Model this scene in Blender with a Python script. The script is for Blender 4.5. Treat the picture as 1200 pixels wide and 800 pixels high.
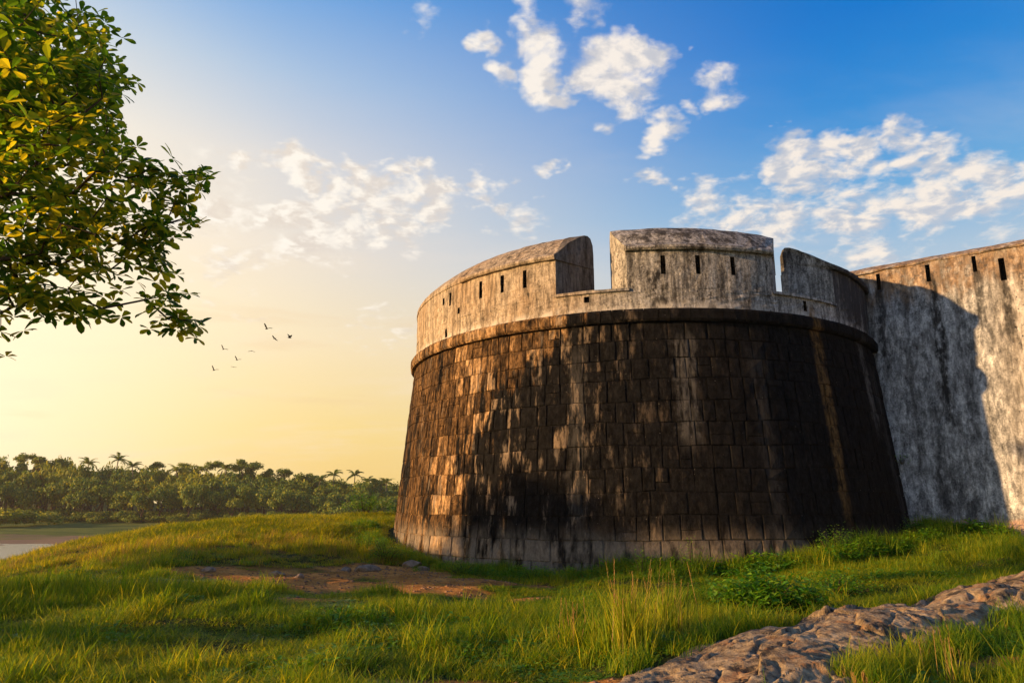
import bpy, math, random
import numpy as np
from mathutils import Vector, Matrix
R = math.radians
random.seed(7)
scn = bpy.context.scene
for o in list(bpy.data.objects): bpy.data.objects.remove(o)
col = scn.collection

# ------------------------------------------------------------------ camera
cam_d = bpy.data.cameras.new('camera'); cam = bpy.data.objects.new('camera', cam_d); col.objects.link(cam)
cam_d.sensor_width = 36; cam_d.lens = 25.0; cam_d.clip_end = 6000
cam.location = (0, 0, 1.7); cam.rotation_euler = (R(90 + 12.85), 0, 0)
scn.camera = cam
scn.render.resolution_x = 1200; scn.render.resolution_y = 800
scn.view_settings.view_transform = 'Standard'; scn.view_settings.look = 'None'
scn.view_settings.exposure = 0.85; scn.view_settings.gamma = 1.0
scn.render.engine = 'CYCLES'
scn.cycles.max_bounces = 6; scn.cycles.transparent_max_bounces = 6; scn.cycles.volume_bounces = 0

SUN_AZ = math.atan2(-0.9605, -0.278)      # compass angle from +Y towards +X of the direction to the sun
SUN_EL = R(11.0)
sun_dir = Vector((math.sin(SUN_AZ) * math.cos(SUN_EL), math.cos(SUN_AZ) * math.cos(SUN_EL), math.sin(SUN_EL)))

# ------------------------------------------------------------------ node helper
class NT:
    def __init__(s, tree): s.t = tree; tree.nodes.clear()
    def n(s, typ, **kw):
        nd = s.t.nodes.new(typ)
        for k, v in kw.items(): setattr(nd, k, v)
        return nd
    def put(s, sock, v):
        if isinstance(v, bpy.types.NodeSocket): s.t.links.new(v, sock)
        elif v is not None:
            if hasattr(sock.default_value, '__len__'):
                if not hasattr(v, '__len__'): v = (v,) * 3
                n = len(sock.default_value); v = tuple(v)
                sock.default_value = (v + (1,))[:n] if len(v) < n else v[:n]
            else: sock.default_value = v
    def math(s, op, a, b=None, c=None, clamp=False):
        nd = s.n('ShaderNodeMath', operation=op, use_clamp=clamp)
        for i, v in enumerate((a, b, c)):
            if v is not None: s.put(nd.inputs[i], v)
        return nd.outputs[0]
    def add(s, a, b): return s.math('ADD', a, b)
    def sub(s, a, b): return s.math('SUBTRACT', a, b)
    def mul(s, a, b): return s.math('MULTIPLY', a, b)
    def vmath(s, op, a, b=None, out=0):
        nd = s.n('ShaderNodeVectorMath', operation=op)
        s.put(nd.inputs[0], a)
        if b is not None:
            s.put(nd.inputs['Scale'] if op == 'SCALE' else nd.inputs[1], b)
        return nd.outputs[out]
    def dist(s, a, b): return s.vmath('DISTANCE', a, b, 1)
    def dot(s, a, b): return s.vmath('DOT_PRODUCT', a, b, 1)
    def xyz(s, v):
        nd = s.n('ShaderNodeSeparateXYZ'); s.put(nd.inputs[0], v); return nd.outputs
    def comb(s, x, y, z):
        nd = s.n('ShaderNodeCombineXYZ')
        for i, v in enumerate((x, y, z)): s.put(nd.inputs[i], v)
        return nd.outputs[0]
    def step(s, v, a, b, lo=0.0, hi=1.0):        # smoothstep from a to b
        nd = s.n('ShaderNodeMapRange', interpolation_type='SMOOTHSTEP')
        for i, q in enumerate((v, a, b, lo, hi)): s.put(nd.inputs[i], q)
        return nd.outputs[0]
    def noise(s, vec, scale, detail=4, rough=.55, dist=0, lac=2.0, out='Fac'):
        nd = s.n('ShaderNodeTexNoise'); s.put(nd.inputs['Vector'], vec)
        nd.inputs['Scale'].default_value = scale; nd.inputs['Detail'].default_value = detail
        nd.inputs['Roughness'].default_value = rough; nd.inputs['Distortion'].default_value = dist
        nd.inputs['Lacunarity'].default_value = lac
        return nd.outputs[out]
    def voro(s, vec, scale, feature='F1', out='Distance', rnd=1):
        nd = s.n('ShaderNodeTexVoronoi', feature=feature); s.put(nd.inputs['Vector'], vec)
        nd.inputs['Scale'].default_value = scale; nd.inputs['Randomness'].default_value = rnd
        return nd.outputs[out]
    def mix(s, f, a, b, mode='MIX'):
        nd = s.n('ShaderNodeMix', data_type='RGBA', blend_type=mode, clamp_factor=True)
        s.put(nd.inputs[0], f); s.put(nd.inputs[6], a); s.put(nd.inputs[7], b)
        return nd.outputs[2]
    def ramp(s, f, stops):
        nd = s.n('ShaderNodeValToRGB'); s.put(nd.inputs[0], f)
        cr = nd.color_ramp
        while len(cr.elements) < len(stops): cr.elements.new(.5)
        for e, (p, c) in zip(cr.elements, stops): e.position = p; e.color = (*c, 1) if hasattr(c, '__len__') else (c, c, c, 1)
        return nd.outputs[0]
    def pos(s): return s.n('ShaderNodeNewGeometry').outputs['Position']
    def bump(s, h, strength=.5, dist=.02, normal=None):
        nd = s.n('ShaderNodeBump'); nd.inputs['Strength'].default_value = strength; nd.inputs['Distance'].default_value = dist
        s.put(nd.inputs['Height'], h)
        if normal is not None: s.put(nd.inputs['Normal'], normal)
        return nd.outputs[0]
    def bsdf(s, color, rough=.85, normal=None, spec=.3, **kw):
        nd = s.n('ShaderNodeBsdfPrincipled'); s.put(nd.inputs['Base Color'], color); s.put(nd.inputs['Roughness'], rough)
        nd.inputs['Specular IOR Level'].default_value = spec
        if normal is not None: s.put(nd.inputs['Normal'], normal)
        for k, v in kw.items(): s.put(nd.inputs[k], v)
        return nd.outputs[0]
    def out(s, sh):
        o = s.n('ShaderNodeOutputMaterial'); s.t.links.new(sh, o.inputs[0])

def lin(r, g, b):
    return tuple(((v / 255) / 12.92 if v / 255 <= .04045 else ((v / 255 + .055) / 1.055) ** 2.4) for v in (r, g, b))

# ------------------------------------------------------------------ world: Nishita sky graded towards the evening colours, clouds by direction
world = bpy.data.worlds.new('World'); scn.world = world; world.use_nodes = True
def build_world():
    w = NT(world.node_tree)
    sky = w.n('ShaderNodeTexSky', sky_type='NISHITA'); sky.sun_disc = False
    sky.sun_elevation = SUN_EL; sky.sun_rotation = SUN_AZ; sky.air_density = 1.2; sky.dust_density = 2.0; sky.ozone_density = 1.5
    nish = w.vmath('SCALE', sky.outputs[0], .10)
    v = w.vmath('NORMALIZE', w.n('ShaderNodeTexCoord').outputs['Generated'])
    x, y, z = w.xyz(v)
    e = w.math('MAXIMUM', z, 0.0)
    # warm side and blue side columns over sin(elevation)
    warm = w.ramp(e, [(0, (1.0, .64, .15)), (.10, (1.05, .76, .25)), (.22, (1.05, .84, .50)), (.334, lin(251, 235, 216)), (.44, lin(234, 229, 225)),
                      (.53, lin(186, 208, 232)), (.62, lin(118, 174, 232)), (.8, lin(60, 125, 200))])
    cool = w.ramp(e, [(0, lin(238, 214, 170)), (.10, lin(236, 215, 175)), (.20, lin(225, 215, 205)), (.30, lin(175, 200, 222)), (.38, lin(110, 174, 224)), (.47, lin(45, 143, 218)),
                      (.56, lin(8, 122, 210)), (.66, lin(0, 106, 196)), (1, lin(0, 80, 165))])
    hx = w.n('ShaderNodeVectorMath', operation='NORMALIZE'); w.put(hx.inputs[0], w.comb(x, y, 0.0))
    az = w.dot(hx.outputs[0], (-0.95, 0.31, 0))
    m = w.step(az, -.22, .84)
    base = w.mix(m, cool, warm)
    g = w.dist(v, tuple(Vector((-.72, .67, .12)).normalized()))
    glow = w.step(g, .66, .0)
    base = w.mix(w.mul(glow, .95), base, (1.30, 1.13, .80))
    base = w.mix(.06, base, nish)
    # clouds: puffs around measured sky directions, broken up by noise on a high layer
    den = w.add(z, .18)
    pl = w.vmath('DIVIDE', v, w.comb(den, den, den))
    warpc = w.noise(pl, 5.5, 4, .6, out='Color')
    vw = w.vmath('ADD', v, w.vmath('SCALE', w.vmath('SUBTRACT', warpc, (.5, .5, .5)), .16))
    f = 833.; p = math.atan(190 / f); c_, s_ = math.cos(p), math.sin(p)
    def sd(px, py):
        X = (px - 600) / f; Y = -(py - 400) / f
        return tuple(Vector((X, c_ - Y * s_, s_ + Y * c_)).normalized())
    puffs = [(605,18,22,0.8),(620,45,34,1),(640,75,40,1),(600,90,26,0.8),(665,95,26,0.9),(570,58,20,0.9),(705,80,40,1),(735,95,48,1.05),(765,75,30,0.9),(735,125,34,0.95),(780,152,30,0.85),(680,15,34,0.75),(690,35,20,0.7),(850,100,34,0.8),(805,125,20,0.7),(878,128,13,0.6),(908,150,10,0.5),(800,50,13,0.55),(490,14,26,0.6),(465,22,15,0.5),(975,82,10,0.5),(735,55,16,0.5),(945,190,40,1),(975,182,40,1),(1010,180,34,0.9),(955,215,34,0.9),(1075,165,40,1),(1100,190,46,1.05),(1060,205,36,0.85),(1130,205,46,0.95),(1085,235,60,0.9),(1040,232,40,0.8),(985,245,56,0.85),(1150,175,24,0.6),(1045,140,18,0.6),(985,152,16,0.5),(1085,145,13,0.5),(1020,262,60,0.85),(1150,235,60,0.8),(1190,215,40,0.7),(870,245,50,0.75),(820,240,40,0.75),(920,262,60,0.85),(768,222,24,0.75),(860,222,24,0.6),(628,198,24,0.75),(655,205,16,0.5),(610,250,40,0.65),(580,240,26,0.6),(350,198,30,0.8),(320,215,26,0.7),(420,207,36,0.8),(482,207,34,0.85),(385,228,36,0.8),(440,240,44,0.85),(510,238,36,0.8),(550,225,30,0.75),(350,262,60,0.75),(470,265,50,0.75),(450,187,18,0.6),(390,183,14,0.6),(295,195,22,0.6),(250,240,60,0.6),(400,270,50,0.6),(280,315,50,0.55),(330,385,20,0.3),(430,383,40,0.34),(470,388,36,0.34)]
    puffs = [(a_, b_, c_2, d_ * (1.45 if a_ < 620 and b_ > 170 else 1.1)) for (a_, b_, c_2, d_) in puffs]
    total = None
    for (px, py, r, a) in puffs:
        q = w.step(w.dist(vw, sd(px, py)), r / 833 * 1.25, 0.0, 0.0, a)
        total = q if total is None else w.math('MAXIMUM', total, q)
    n1 = w.noise(pl, 11, 7, .58, .25)
    n2 = w.noise(w.vmath('ADD', pl, (-.03, -.01, .0)), 11, 5, .58, .25)
    cell = w.noise(pl, 17, 4, .55)
    dn = w.sub(w.add(w.add(total, w.mul(w.sub(n1, .5), 1.5)), w.mul(w.sub(cell, .5), .95)), .27)
    cov = w.math('MULTIPLY', w.step(dn, -.04, .72), w.step(total, .02, .22))
    # general thin haze veil in the lower sky
    veil = w.mul(w.step(w.noise(w.vmath('MULTIPLY', pl, (1, 2.2, 1)), 1.6, 6, .6), .45, .8), w.step(e, .62, .2, 0, .35))
    base = w.mix(veil, base, w.mix(m, lin(236, 226, 220), lin(255, 232, 200)))
    lit = w.step(w.sub(n1, n2), -.10, .10)
    ccol = w.mix(m, w.mix(lit, lin(196, 200, 210), lin(253, 240, 226)), w.mix(lit, lin(236, 222, 206), (1.04, .97, .86)))
    sk = w.mix(w.mul(cov, .93), base, ccol)
    # low dull streaks near the horizon
    st = w.mul(w.step(w.noise(w.vmath('MULTIPLY', v, (3, 3, 26)), 1.3, 4, .5), .56, .72), w.mul(w.step(e, .03, .12), w.step(e, .32, .2, 0, .30)))
    sk = w.mix(st, sk, lin(240, 205, 160))
    below = w.step(z, 0.0, -.05)
    sk = w.mix(below, sk, (.10, .09, .05))
    bg = w.n('ShaderNodeBackground'); w.put(bg.inputs[0], sk); bg.inputs[1].default_value = 0.56
    o = w.n('ShaderNodeOutputWorld'); w.t.links.new(bg.outputs[0], o.inputs[0])
build_world()

sun_d = bpy.data.lights.new('sun', 'SUN'); sun_d.energy = 5.0; sun_d.angle = R(.8); sun_d.color = (1.0, .60, .27)
sun = bpy.data.objects.new('sun', sun_d); col.objects.link(sun); sun.location = (-60, -15, 30)
sun.rotation_euler = sun_dir.to_track_quat('Z', 'Y').to_euler()

# ------------------------------------------------------------------ numpy noise
_rs = np.random.RandomState(3); _tab = _rs.rand(4096).astype(np.float64)
def vnoise2(x, y, seed=0):
    xi = np.floor(x).astype(np.int64); yi = np.floor(y).astype(np.int64); fx = x - xi; fy = y - yi
    fx = fx * fx * (3 - 2 * fx); fy = fy * fy * (3 - 2 * fy)
    h = lambda a, b: _tab[((a * 73856093) ^ (b * 19349663) ^ (seed * 83492791)) & 4095]
    return (h(xi, yi) * (1 - fx) + h(xi + 1, yi) * fx) * (1 - fy) + (h(xi, yi + 1) * (1 - fx) + h(xi + 1, yi + 1) * fx) * fy
def fbm(x, y, oct=4, seed=0, rough=.5):
    t = 0; a = 1; n = 0
    for k in range(oct):
        t = t + a * vnoise2(x * 2 ** k + 17.3 * k, y * 2 ** k - 9.1 * k, seed + k); n += a; a *= rough
    return t / n - .5
def sstep(v, a, b):
    t = np.clip((v - a) / (b - a), 0, 1); return t * t * (3 - 2 * t)

# ------------------------------------------------------------------ object helpers
def tag(o, label=None, cat=None, group=None, kind=None):
    if label: o['label'] = label
    if cat: o['category'] = cat
    if group: o['group'] = group
    if kind: o['kind'] = kind
    return o
def empty(name, loc, label, cat, group=None, rz=0):
    o = bpy.data.objects.new(name, None); col.objects.link(o); o.location = loc; o.rotation_euler = (0, 0, rz)
    o.empty_display_size = .2
    return tag(o, label, cat, group)
def make_mesh(name, V, F, mats, smooth=False, fmat=None):
    me = bpy.data.meshes.new(name)
    V = np.asarray(V, dtype=np.float32)
    if isinstance(F, np.ndarray) and F.ndim == 2:
        n, k = F.shape
        me.vertices.add(len(V)); me.vertices.foreach_set('co', V.ravel())
        me.loops.add(n * k); me.loops.foreach_set('vertex_index', F.astype(np.int32).ravel())
        me.polygons.add(n); me.polygons.foreach_set('loop_start', np.arange(0, n * k, k, dtype=np.int32))
        me.polygons.foreach_set('loop_total', np.full(n, k, dtype=np.int32))
        me.update(calc_edges=True)
    else:
        me.from_pydata([tuple(v) for v in V.tolist()], [], [tuple(f) for f in F]); me.update()
    for m in (mats if isinstance(mats, (list, tuple)) else [mats]): me.materials.append(m)
    if fmat is not None: me.polygons.foreach_set('material_index', np.asarray(fmat, dtype=np.int32))
    if smooth: me.polygons.foreach_set('use_smooth', np.ones(len(me.polygons), dtype=bool))
    return me
def link(name, me, parent=None, loc=None):
    o = bpy.data.objects.new(name, me); col.objects.link(o)
    if parent is not None: o.parent = parent
    if loc is not None: o.location = loc
    return o
def obj(name, V, F, mats, parent=None, smooth=False, fmat=None):
    """world-space vertices; stored relative to the parent's location (parents here are never rotated)"""
    V = np.asarray(V, dtype=np.float64)
    if parent is not None:
        org = Vector((0, 0, 0)); q = parent
        while q is not None: org += q.location; q = q.parent
        V = V - np.array(org)
    return link(name, make_mesh(name, V, F, mats, smooth, fmat), parent)
def fixn(o):
    import bmesh
    bm = bmesh.new(); bm.from_mesh(o.data); bmesh.ops.recalc_face_normals(bm, faces=bm.faces); bm.to_mesh(o.data); bm.free()

# ------------------------------------------------------------------ materials
def mat(name):
    m = bpy.data.materials.new(name); m.use_nodes = True; return m, NT(m.node_tree)
CX, CY = 5.2, 30.4
def tower_phi(w, P):
    q = w.vmath('SUBTRACT', P, (CX, CY, 0)); x, y, z = w.xyz(q)
    return w.mul(w.math('ARCTAN2', x, w.mul(y, -1)), 57.2958), z
def band(w, v, c, h, soft):                   # 1 inside |v-c|<h
    return w.step(w.math('ABSOLUTE', w.sub(v, c)), h + soft, h)

def mat_stone():
    m, w = mat('lichen_stone'); P = w.pos(); ph, z = tower_phi(w, P)
    rnd = w.n('ShaderNodeObjectInfo').outputs['Random']
    vs = w.vmath('MULTIPLY', P, (1, 1, .16)); vs2 = w.vmath('MULTIPLY', P, (1, 1, .35))
    streak = w.noise(vs, 3.4, 6, .62); streak2 = w.noise(vs, 8, 5, .65); blot = w.noise(vs2, 1.1, 5, .6); fine = w.noise(w.vmath('MULTIPLY', P, (1, 1, .6)), 11, 7, .75)
    brown = w.ramp(w.add(w.add(w.mul(fine, .45), w.mul(streak2, .35)), w.mul(rnd, .2)), [(.36, (.045, .026, .012)), (.49, (.17, .098, .042)), (.62, (.46, .29, .14))])
    pale = w.ramp(fine, [(.3, (.20, .18, .15)), (.7, (.42, .38, .31))])
    black = w.ramp(fine, [(.35, (.004, .0042, .0045)), (.7, (.014, .0135, .013))])
    wob = w.mul(w.sub(w.noise(P, .9, 3, .5), .5), 9)
    phw = w.add(ph, wob)
    c = w.mix(w.step(w.noise(vs, 6.5, 6, .7), .46, .60), brown, w.mix(.80, brown, black))
    # lichen covers the stones more and more towards the shady side
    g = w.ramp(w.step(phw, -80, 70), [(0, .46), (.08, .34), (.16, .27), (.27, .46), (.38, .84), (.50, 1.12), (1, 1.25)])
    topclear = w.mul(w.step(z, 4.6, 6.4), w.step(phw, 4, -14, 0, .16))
    # big dark patch low on the left half: lichen plus painted tree shadow
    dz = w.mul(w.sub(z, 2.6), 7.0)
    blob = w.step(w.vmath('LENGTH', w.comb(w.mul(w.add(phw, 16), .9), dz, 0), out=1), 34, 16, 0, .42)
    lich_and_shadow = w.add(w.sub(w.add(g, blob), topclear), w.mul(w.sub(w.add(w.mul(streak, .6), w.mul(blot, .6)), .6), 2.3))
    L = w.step(lich_and_shadow, .40, .62)
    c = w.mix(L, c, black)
    grime = w.step(w.noise(w.vmath('MULTIPLY', P, (1, 1, .42)), 7, 8, .78), .34, .62, .25, 1.5)
    c = w.mix(1, c, w.comb(grime, grime, grime), 'MULTIPLY')
    pt = w.step(w.add(w.mul(w.noise(w.vmath('MULTIPLY', P, (1, 1, .22)), 3.6, 7, .7), .93), w.mul(rnd, .07)), .53, .66, 0, .7)
    c = w.mix(w.mul(pt, w.step(phw, 4, -30, .05, 1)), c, w.mix(.5, pale, brown))
    # greyish run-off streaks
    for (pc, hw, zlo, zhi, a) in ((-.8, .8, 3.6, 6.4, .34), (43, .6, 4.2, 6.8, .38), (-19, .4, 1, 6, .16), (12, .6, .3, 6, .10), (48, 1.2, 1, 6, .14)):
        s = w.mul(band(w, w.add(ph, w.mul(w.sub(w.noise(P, 2.6, 5, .65), .5), 5.0)), pc, hw, 1.6), band(w, z, (zlo + zhi) / 2, (zhi - zlo) / 2 - .3, .9))
        c = w.mix(w.mul(s, w.mul(w.step(streak2, .35, .6), a)), c, (.24, .23, .21))
    # ochre run-off below the embrasure spout
    oc = w.add(ph, w.mul(w.sub(w.noise(vs, 1.4, 3), .5), 2.4))
    och = w.mul(w.mul(band(w, oc, 26.3, .75, .9), w.step(z, .6, 2.2)), w.step(streak2, .28, .58, .25, 1))
    c = w.mix(w.mul(och, w.step(w.noise(vs2, 6, 6, .75), .38, .56, .12, .9)), c, w.ramp(fine, [(.3, (.10, .052, .016)), (.7, (.26, .15, .055))]))
    # lowest courses, scoured paler
    lo = w.mul(w.step(z, 1.25, .35), w.step(w.noise(vs2, 2.4, 4, .6), .36, .58))
    c = w.mix(w.mul(lo, w.step(ph, 62, -40, .22, .85)), c, w.mix(.35, pale, brown))
    # small pale specks
    sp = w.mul(w.step(w.voro(P, 9), .10, .05), w.step(w.noise(P, 3, 3), .55, .65))
    c = w.mix(w.mul(sp, .6), c, (.45, .42, .36))
    h = w.add(w.add(w.mul(streak2, .25), w.mul(w.noise(P, 9, 7, .75), 1.1)), w.mul(w.step(w.voro(P, 13), .22, .05), -.35))
    w.out(w.bsdf(c, .95, w.bump(h, .75, .06), spec=.05)); return m

def plaster_common(w, P, base_lo, base_hi):
    vs = w.vmath('MULTIPLY', P, (1, 1, .14)); vs2 = w.vmath('MULTIPLY', P, (1, 1, .4))
    big = w.noise(vs2, .9, 5, .6); st = w.noise(vs, 3.2, 6, .65); st2 = w.noise(vs, 9, 5, .6); fine = w.noise(P, 18, 6, .72); mid = w.noise(P, 5, 6, .7)
    return vs, vs2, big, st, st2, fine, mid

def mat_parapet():
    m, w = mat('weathered_lime_plaster'); P = w.pos(); ph, z = tower_phi(w, P)
    vs, vs2, big, st, st2, fine, mid = plaster_common(w, P, 0, 0)
    c = w.ramp(w.add(w.mul(fine, .5), w.mul(mid, .5)), [(.35, (.13, .10, .07)), (.48, (.33, .27, .195)), (.64, (.54, .46, .35))])
    c = w.mix(w.mul(w.step(big, .42, .66, 0, .55), w.step(ph, -5, -22, .2, 1)), c, (.30, .20, .11))                                   # ochre wash
    c = w.mix(w.step(ph, -24, -8, 0, .8), c, w.ramp(w.add(w.mul(fine, .5), w.mul(mid, .5)), [(.36, (.10, .10, .095)), (.5, (.32, .32, .30)), (.62, (.62, .61, .57))]))
    d = w.add(w.mul(st, .55), w.mul(mid, .45))
    g = w.ramp(w.step(ph, -80, 80), [(0, .01), (.36, .02), (.46, .09), (.60, .08), (.69, .05), (.797, .05), (.808, .13), (.9, .17)])  # mould share by angle; right merlon's cheek kept paler as painted sunlight
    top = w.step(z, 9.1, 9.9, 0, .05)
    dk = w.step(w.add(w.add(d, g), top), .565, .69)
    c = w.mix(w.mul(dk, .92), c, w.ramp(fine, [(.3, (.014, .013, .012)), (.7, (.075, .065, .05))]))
    # black weep under the first slit of the middle merlon
    wob = w.add(ph, w.mul(w.sub(w.noise(P, 2.6, 4), .5), 4))
    for pc, hw, z0, z1, a in ((-4.6, .9, 7.4, 8.5, .9), (1.0, .8, 7.9, 9.2, .55), (10.8, 1.0, 7.5, 8.3, .55), (-8.6, 1, 8.6, 9.3, .5), (43, 1.4, 7.3, 9.2, .5)):
        s = w.mul(band(w, wob, pc, hw, 1.2), band(w, z, (z0 + z1) / 2, (z1 - z0) / 2, .3))
        c = w.mix(w.mul(s, w.mul(w.step(w.noise(vs2, 7, 4, .7), .36, .56), a)), c, (.02, .018, .015))
    cheek_shade = w.mul(band(w, ph, -20.2, 2.9, .1), w.step(z, 8.10, 8.16))  # shade of the left merlon's right cheek, painted into the plaster colour
    c = w.mix(w.mul(cheek_shade, .72), c, w.ramp(st, [(.4, (.02, .022, .024)), (.6, (.10, .105, .11))]))
    och = w.mul(band(w, wob, 26.0, .5, .6), w.step(z, 7.95, 7.6))
    c = w.mix(w.mul(och, .8), c, (.22, .13, .05))
    gr = w.step(w.noise(vs, 7, 8, .78), .36, .62, .38, 1.25)
    c = w.mix(1, c, w.comb(gr, gr, gr), 'MULTIPLY')
    sc = w.mul(w.step(w.noise(w.vmath('MULTIPLY', P, (1, 1, .7)), 4.2, 9, .82), .535, .60), w.step(ph, -34, -6, .35, .95))
    c = w.mix(w.mul(sc, .8), c, (.035, .033, .03))
    fd = w.mul(w.step(ph, 34.1, 34.5), w.step(z, 7.55, 8.3, .45, 1))  # right merlon's front darkened: mould plus painted shade against its lit cheek
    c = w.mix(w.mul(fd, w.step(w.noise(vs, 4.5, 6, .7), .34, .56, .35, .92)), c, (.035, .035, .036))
    pits = w.mul(w.step(w.voro(P, 7.5), .20, .12), w.step(w.noise(P, 1.7, 3), .50, .60))
    c = w.mix(w.mul(pits, .8), c, (.05, .04, .03))
    # bright lime line just above the cordon
    lime = w.mul(w.step(z, 7.72, 7.45), w.step(w.noise(vs2, 4, 4, .6), .40, .60))
    c = w.mix(w.mul(lime, .55), c, (.70, .66, .58))
    h = w.add(w.add(w.mul(st2, .5), w.mul(fine, .8)), w.mul(pits, -.8))
    w.out(w.bsdf(c, .9, w.bump(h, .8, .035), spec=.12)); return m

WJ = Vector((12.75, 25.75)); WD = Vector((3.55, -2.75)).normalized(); WN = Vector((WD.y, -WD.x))   # curtain wall start, direction, outward normal
if WN.y > 0: WN = -WN
def mat_curtain():
    m, w = mat('limewashed_wall_plaster'); P = w.pos()
    vs, vs2, big, st, st2, fine, mid = plaster_common(w, P, 0, 0)
    x, y, z = w.xyz(P)
    s = w.dot(w.vmath('SUBTRACT', P, (WJ.x, WJ.y, 0)), (WD.x, WD.y, 0))
    scr = w.noise(w.vmath('MULTIPLY', P, (1, 1, .45)), 4.6, 9, .78, .35)
    c = w.ramp(w.add(w.mul(scr, .7), w.mul(fine, .3)), [(.36, (.05, .052, .052)), (.46, (.22, .225, .22)), (.55, (.46, .465, .45)), (.64, (.80, .79, .75))])
    sw = w.add(s, w.mul(w.sub(w.noise(P, 1.5, 4, .6), .5), .8))
    beige = w.step(s, 4.0, 4.9, 0, .4)
    c = w.mix(beige, c, w.ramp(mid, [(.35, (.30, .245, .18)), (.65, (.62, .55, .44))]))
    # rusty brown band along the top
    tb = w.mul(w.step(w.add(z, w.mul(w.sub(w.noise(vs, 1.6, 5, .6), .5), 2.6)), 8.5, 9.2), w.step(w.noise(vs2, 3.3, 6, .65), .30, .56, .35, 1))
    c = w.mix(w.mul(tb, .82), c, w.ramp(mid, [(.38, (.055, .032, .016)), (.52, (.21, .125, .06)), (.66, (.42, .29, .16))]))
    dk = w.step(w.add(w.mul(st, .6), w.mul(mid, .4)), .50, .64)
    c = w.mix(w.mul(dk, .72), c, (.06, .06, .055))
    # black weeps
    for sc, hw, z0, z1, a in ((2.72, .09, 4.6, 9.3, .95), (1.0, .07, 6.5, 9.3, .85), (4.05, .06, 7.6, 9.4, .8), (4.8, .07, 7.2, 9.0, .8), (5.75, .08, 6.5, 9.0, .8), (1.75, .05, 3, 8.6, .5), (3.4, .06, 4, 8.8, .5), (.55, .08, 5.0, 9.6, .55), (2.3, .12, 2.2, 5.2, .5), (2.7, .45, 1.1, 2.6, .6), (4.5, .22, 5, 9, .35), (.15, .16, 1, 9, .45)):
        q = w.mul(band(w, w.add(s, w.mul(w.sub(w.noise(vs2, 2.2, 4), .5), .5)), sc, hw, .13), band(w, z, (z0 + z1) / 2, (z1 - z0) / 2, .7))
        c = w.mix(w.mul(q, w.mul(w.step(w.noise(vs2, 6, 4, .65), .30, .55), a)), c, (.018, .018, .017))
    # pitted patch beside the last slits
    pr = w.mul(w.step(s, 4.3, 5.2), w.mul(w.step(z, 5.2, 6.6), w.step(z, 9.0, 8.2)))
    pits = w.mul(w.step(w.voro(w.vmath('ADD', P, w.vmath('SCALE', w.noise(P, 6, 3, out='Color'), .12)), 6.2), .30, .17), w.mul(pr, w.step(w.noise(P, 2.6, 3), .45, .55)))
    c = w.mix(w.mul(pits, .9), c, (.035, .028, .02))
    gr = w.step(w.noise(vs, 6, 8, .78), .36, .60, .62, 1.25)
    c = w.mix(1, c, w.comb(gr, gr, gr), 'MULTIPLY')
    sc = w.step(w.noise(w.vmath('MULTIPLY', P, (1, 1, .6)), 5.5, 9, .82), .56, .62)
    c = w.mix(w.mul(sc, .7), c, (.04, .04, .038))
    pk = w.mul(w.step(w.add(z, w.mul(w.sub(w.noise(P, 3, 3), .5), .35)), 1.28, 1.12), 1.0)
    c = w.mix(w.mul(pk, .8), c, (.46, .30, .22))
    h = w.add(w.add(w.mul(scr, .8), w.mul(st2, .3)), w.mul(pits, -1.2))
    w.out(w.bsdf(c, .9, w.bump(h, .85, .04), spec=.12)); return m

def mat_simple(name, lo, hi, scale=8, rough=.85, bump=.4, stretch=(1, 1, 1)):
    m, w = mat(name); P = w.vmath('MULTIPLY', w.pos(), stretch); n = w.noise(P, scale, 5, .65)
    w.out(w.bsdf(w.ramp(n, [(.3, lo), (.7, hi)]), rough, w.bump(n, bump, .03), spec=.15)); return m

def mat_leaf(name, cols, trans=.5, scale=.5, rough=.5, tcol=1.6, spec=.3):
    """cols: three colours picked by world noise; thin leaf with light passing through"""
    m, w = mat(name); P = w.pos()
    n = w.add(w.mul(w.noise(P, scale, 4, .6), .62), w.mul(w.n('ShaderNodeNewGeometry').outputs['Random Per Island'], .38))
    c = w.ramp(n, [(.30, cols[0]), (.48, cols[1]), (.66, cols[2])])
    d = w.bsdf(c, rough, spec=spec)
    t = w.n('ShaderNodeBsdfTranslucent'); w.put(t.inputs[0], w.mix(1, c, (tcol * 1.25, tcol, tcol * .35), 'MULTIPLY'))
    mx = w.n('ShaderNodeMixShader'); mx.inputs[0].default_value = trans
    w.t.links.new(d, mx.inputs[1]); w.t.links.new(t.outputs[0], mx.inputs[2]); w.out(mx.outputs[0]); return m

M = {}
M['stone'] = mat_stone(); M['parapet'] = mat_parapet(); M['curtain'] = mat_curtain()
M['dark'] = mat_simple('dark_recess', (.010, .009, .008), (.022, .02, .018))
M['bark'] = mat_simple('bark', (.035, .022, .014), (.11, .075, .05), 14, .9, .8, (1, 1, .4))
M['terrace'] = mat_simple('terrace_lime', (.18, .16, .13), (.36, .33, .28), 3)
M['bird'] = mat_simple('bird_feather', (.012, .011, .010), (.03, .027, .024), 20)
M['palmtrunk'] = mat_simple('palm_trunk_bark', (.10, .08, .06), (.2, .17, .13), 3)
M['tree_leaf'] = mat_leaf('almond_tree_leaf', [(.022, .070, .008), (.065, .145, .010), (.26, .27, .018)], .58, 1.1, .42, 2.4)
M['grass'] = mat_leaf('grass_blade', [(.050, .135, .006), (.135, .235, .008), (.36, .36, .018)], .52, .42, .55, 1.7, .2)
M['straw'] = mat_leaf('dry_straw', [(.18, .15, .03), (.30, .22, .05), (.40, .24, .08)], .35, 1.2, .6, 1.2)
M['lush'] = mat_leaf('lush_leaf', [(.035, .135, .008), (.085, .24, .012), (.20, .34, .018)], .45, 1.5, .45, 1.6)
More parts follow.
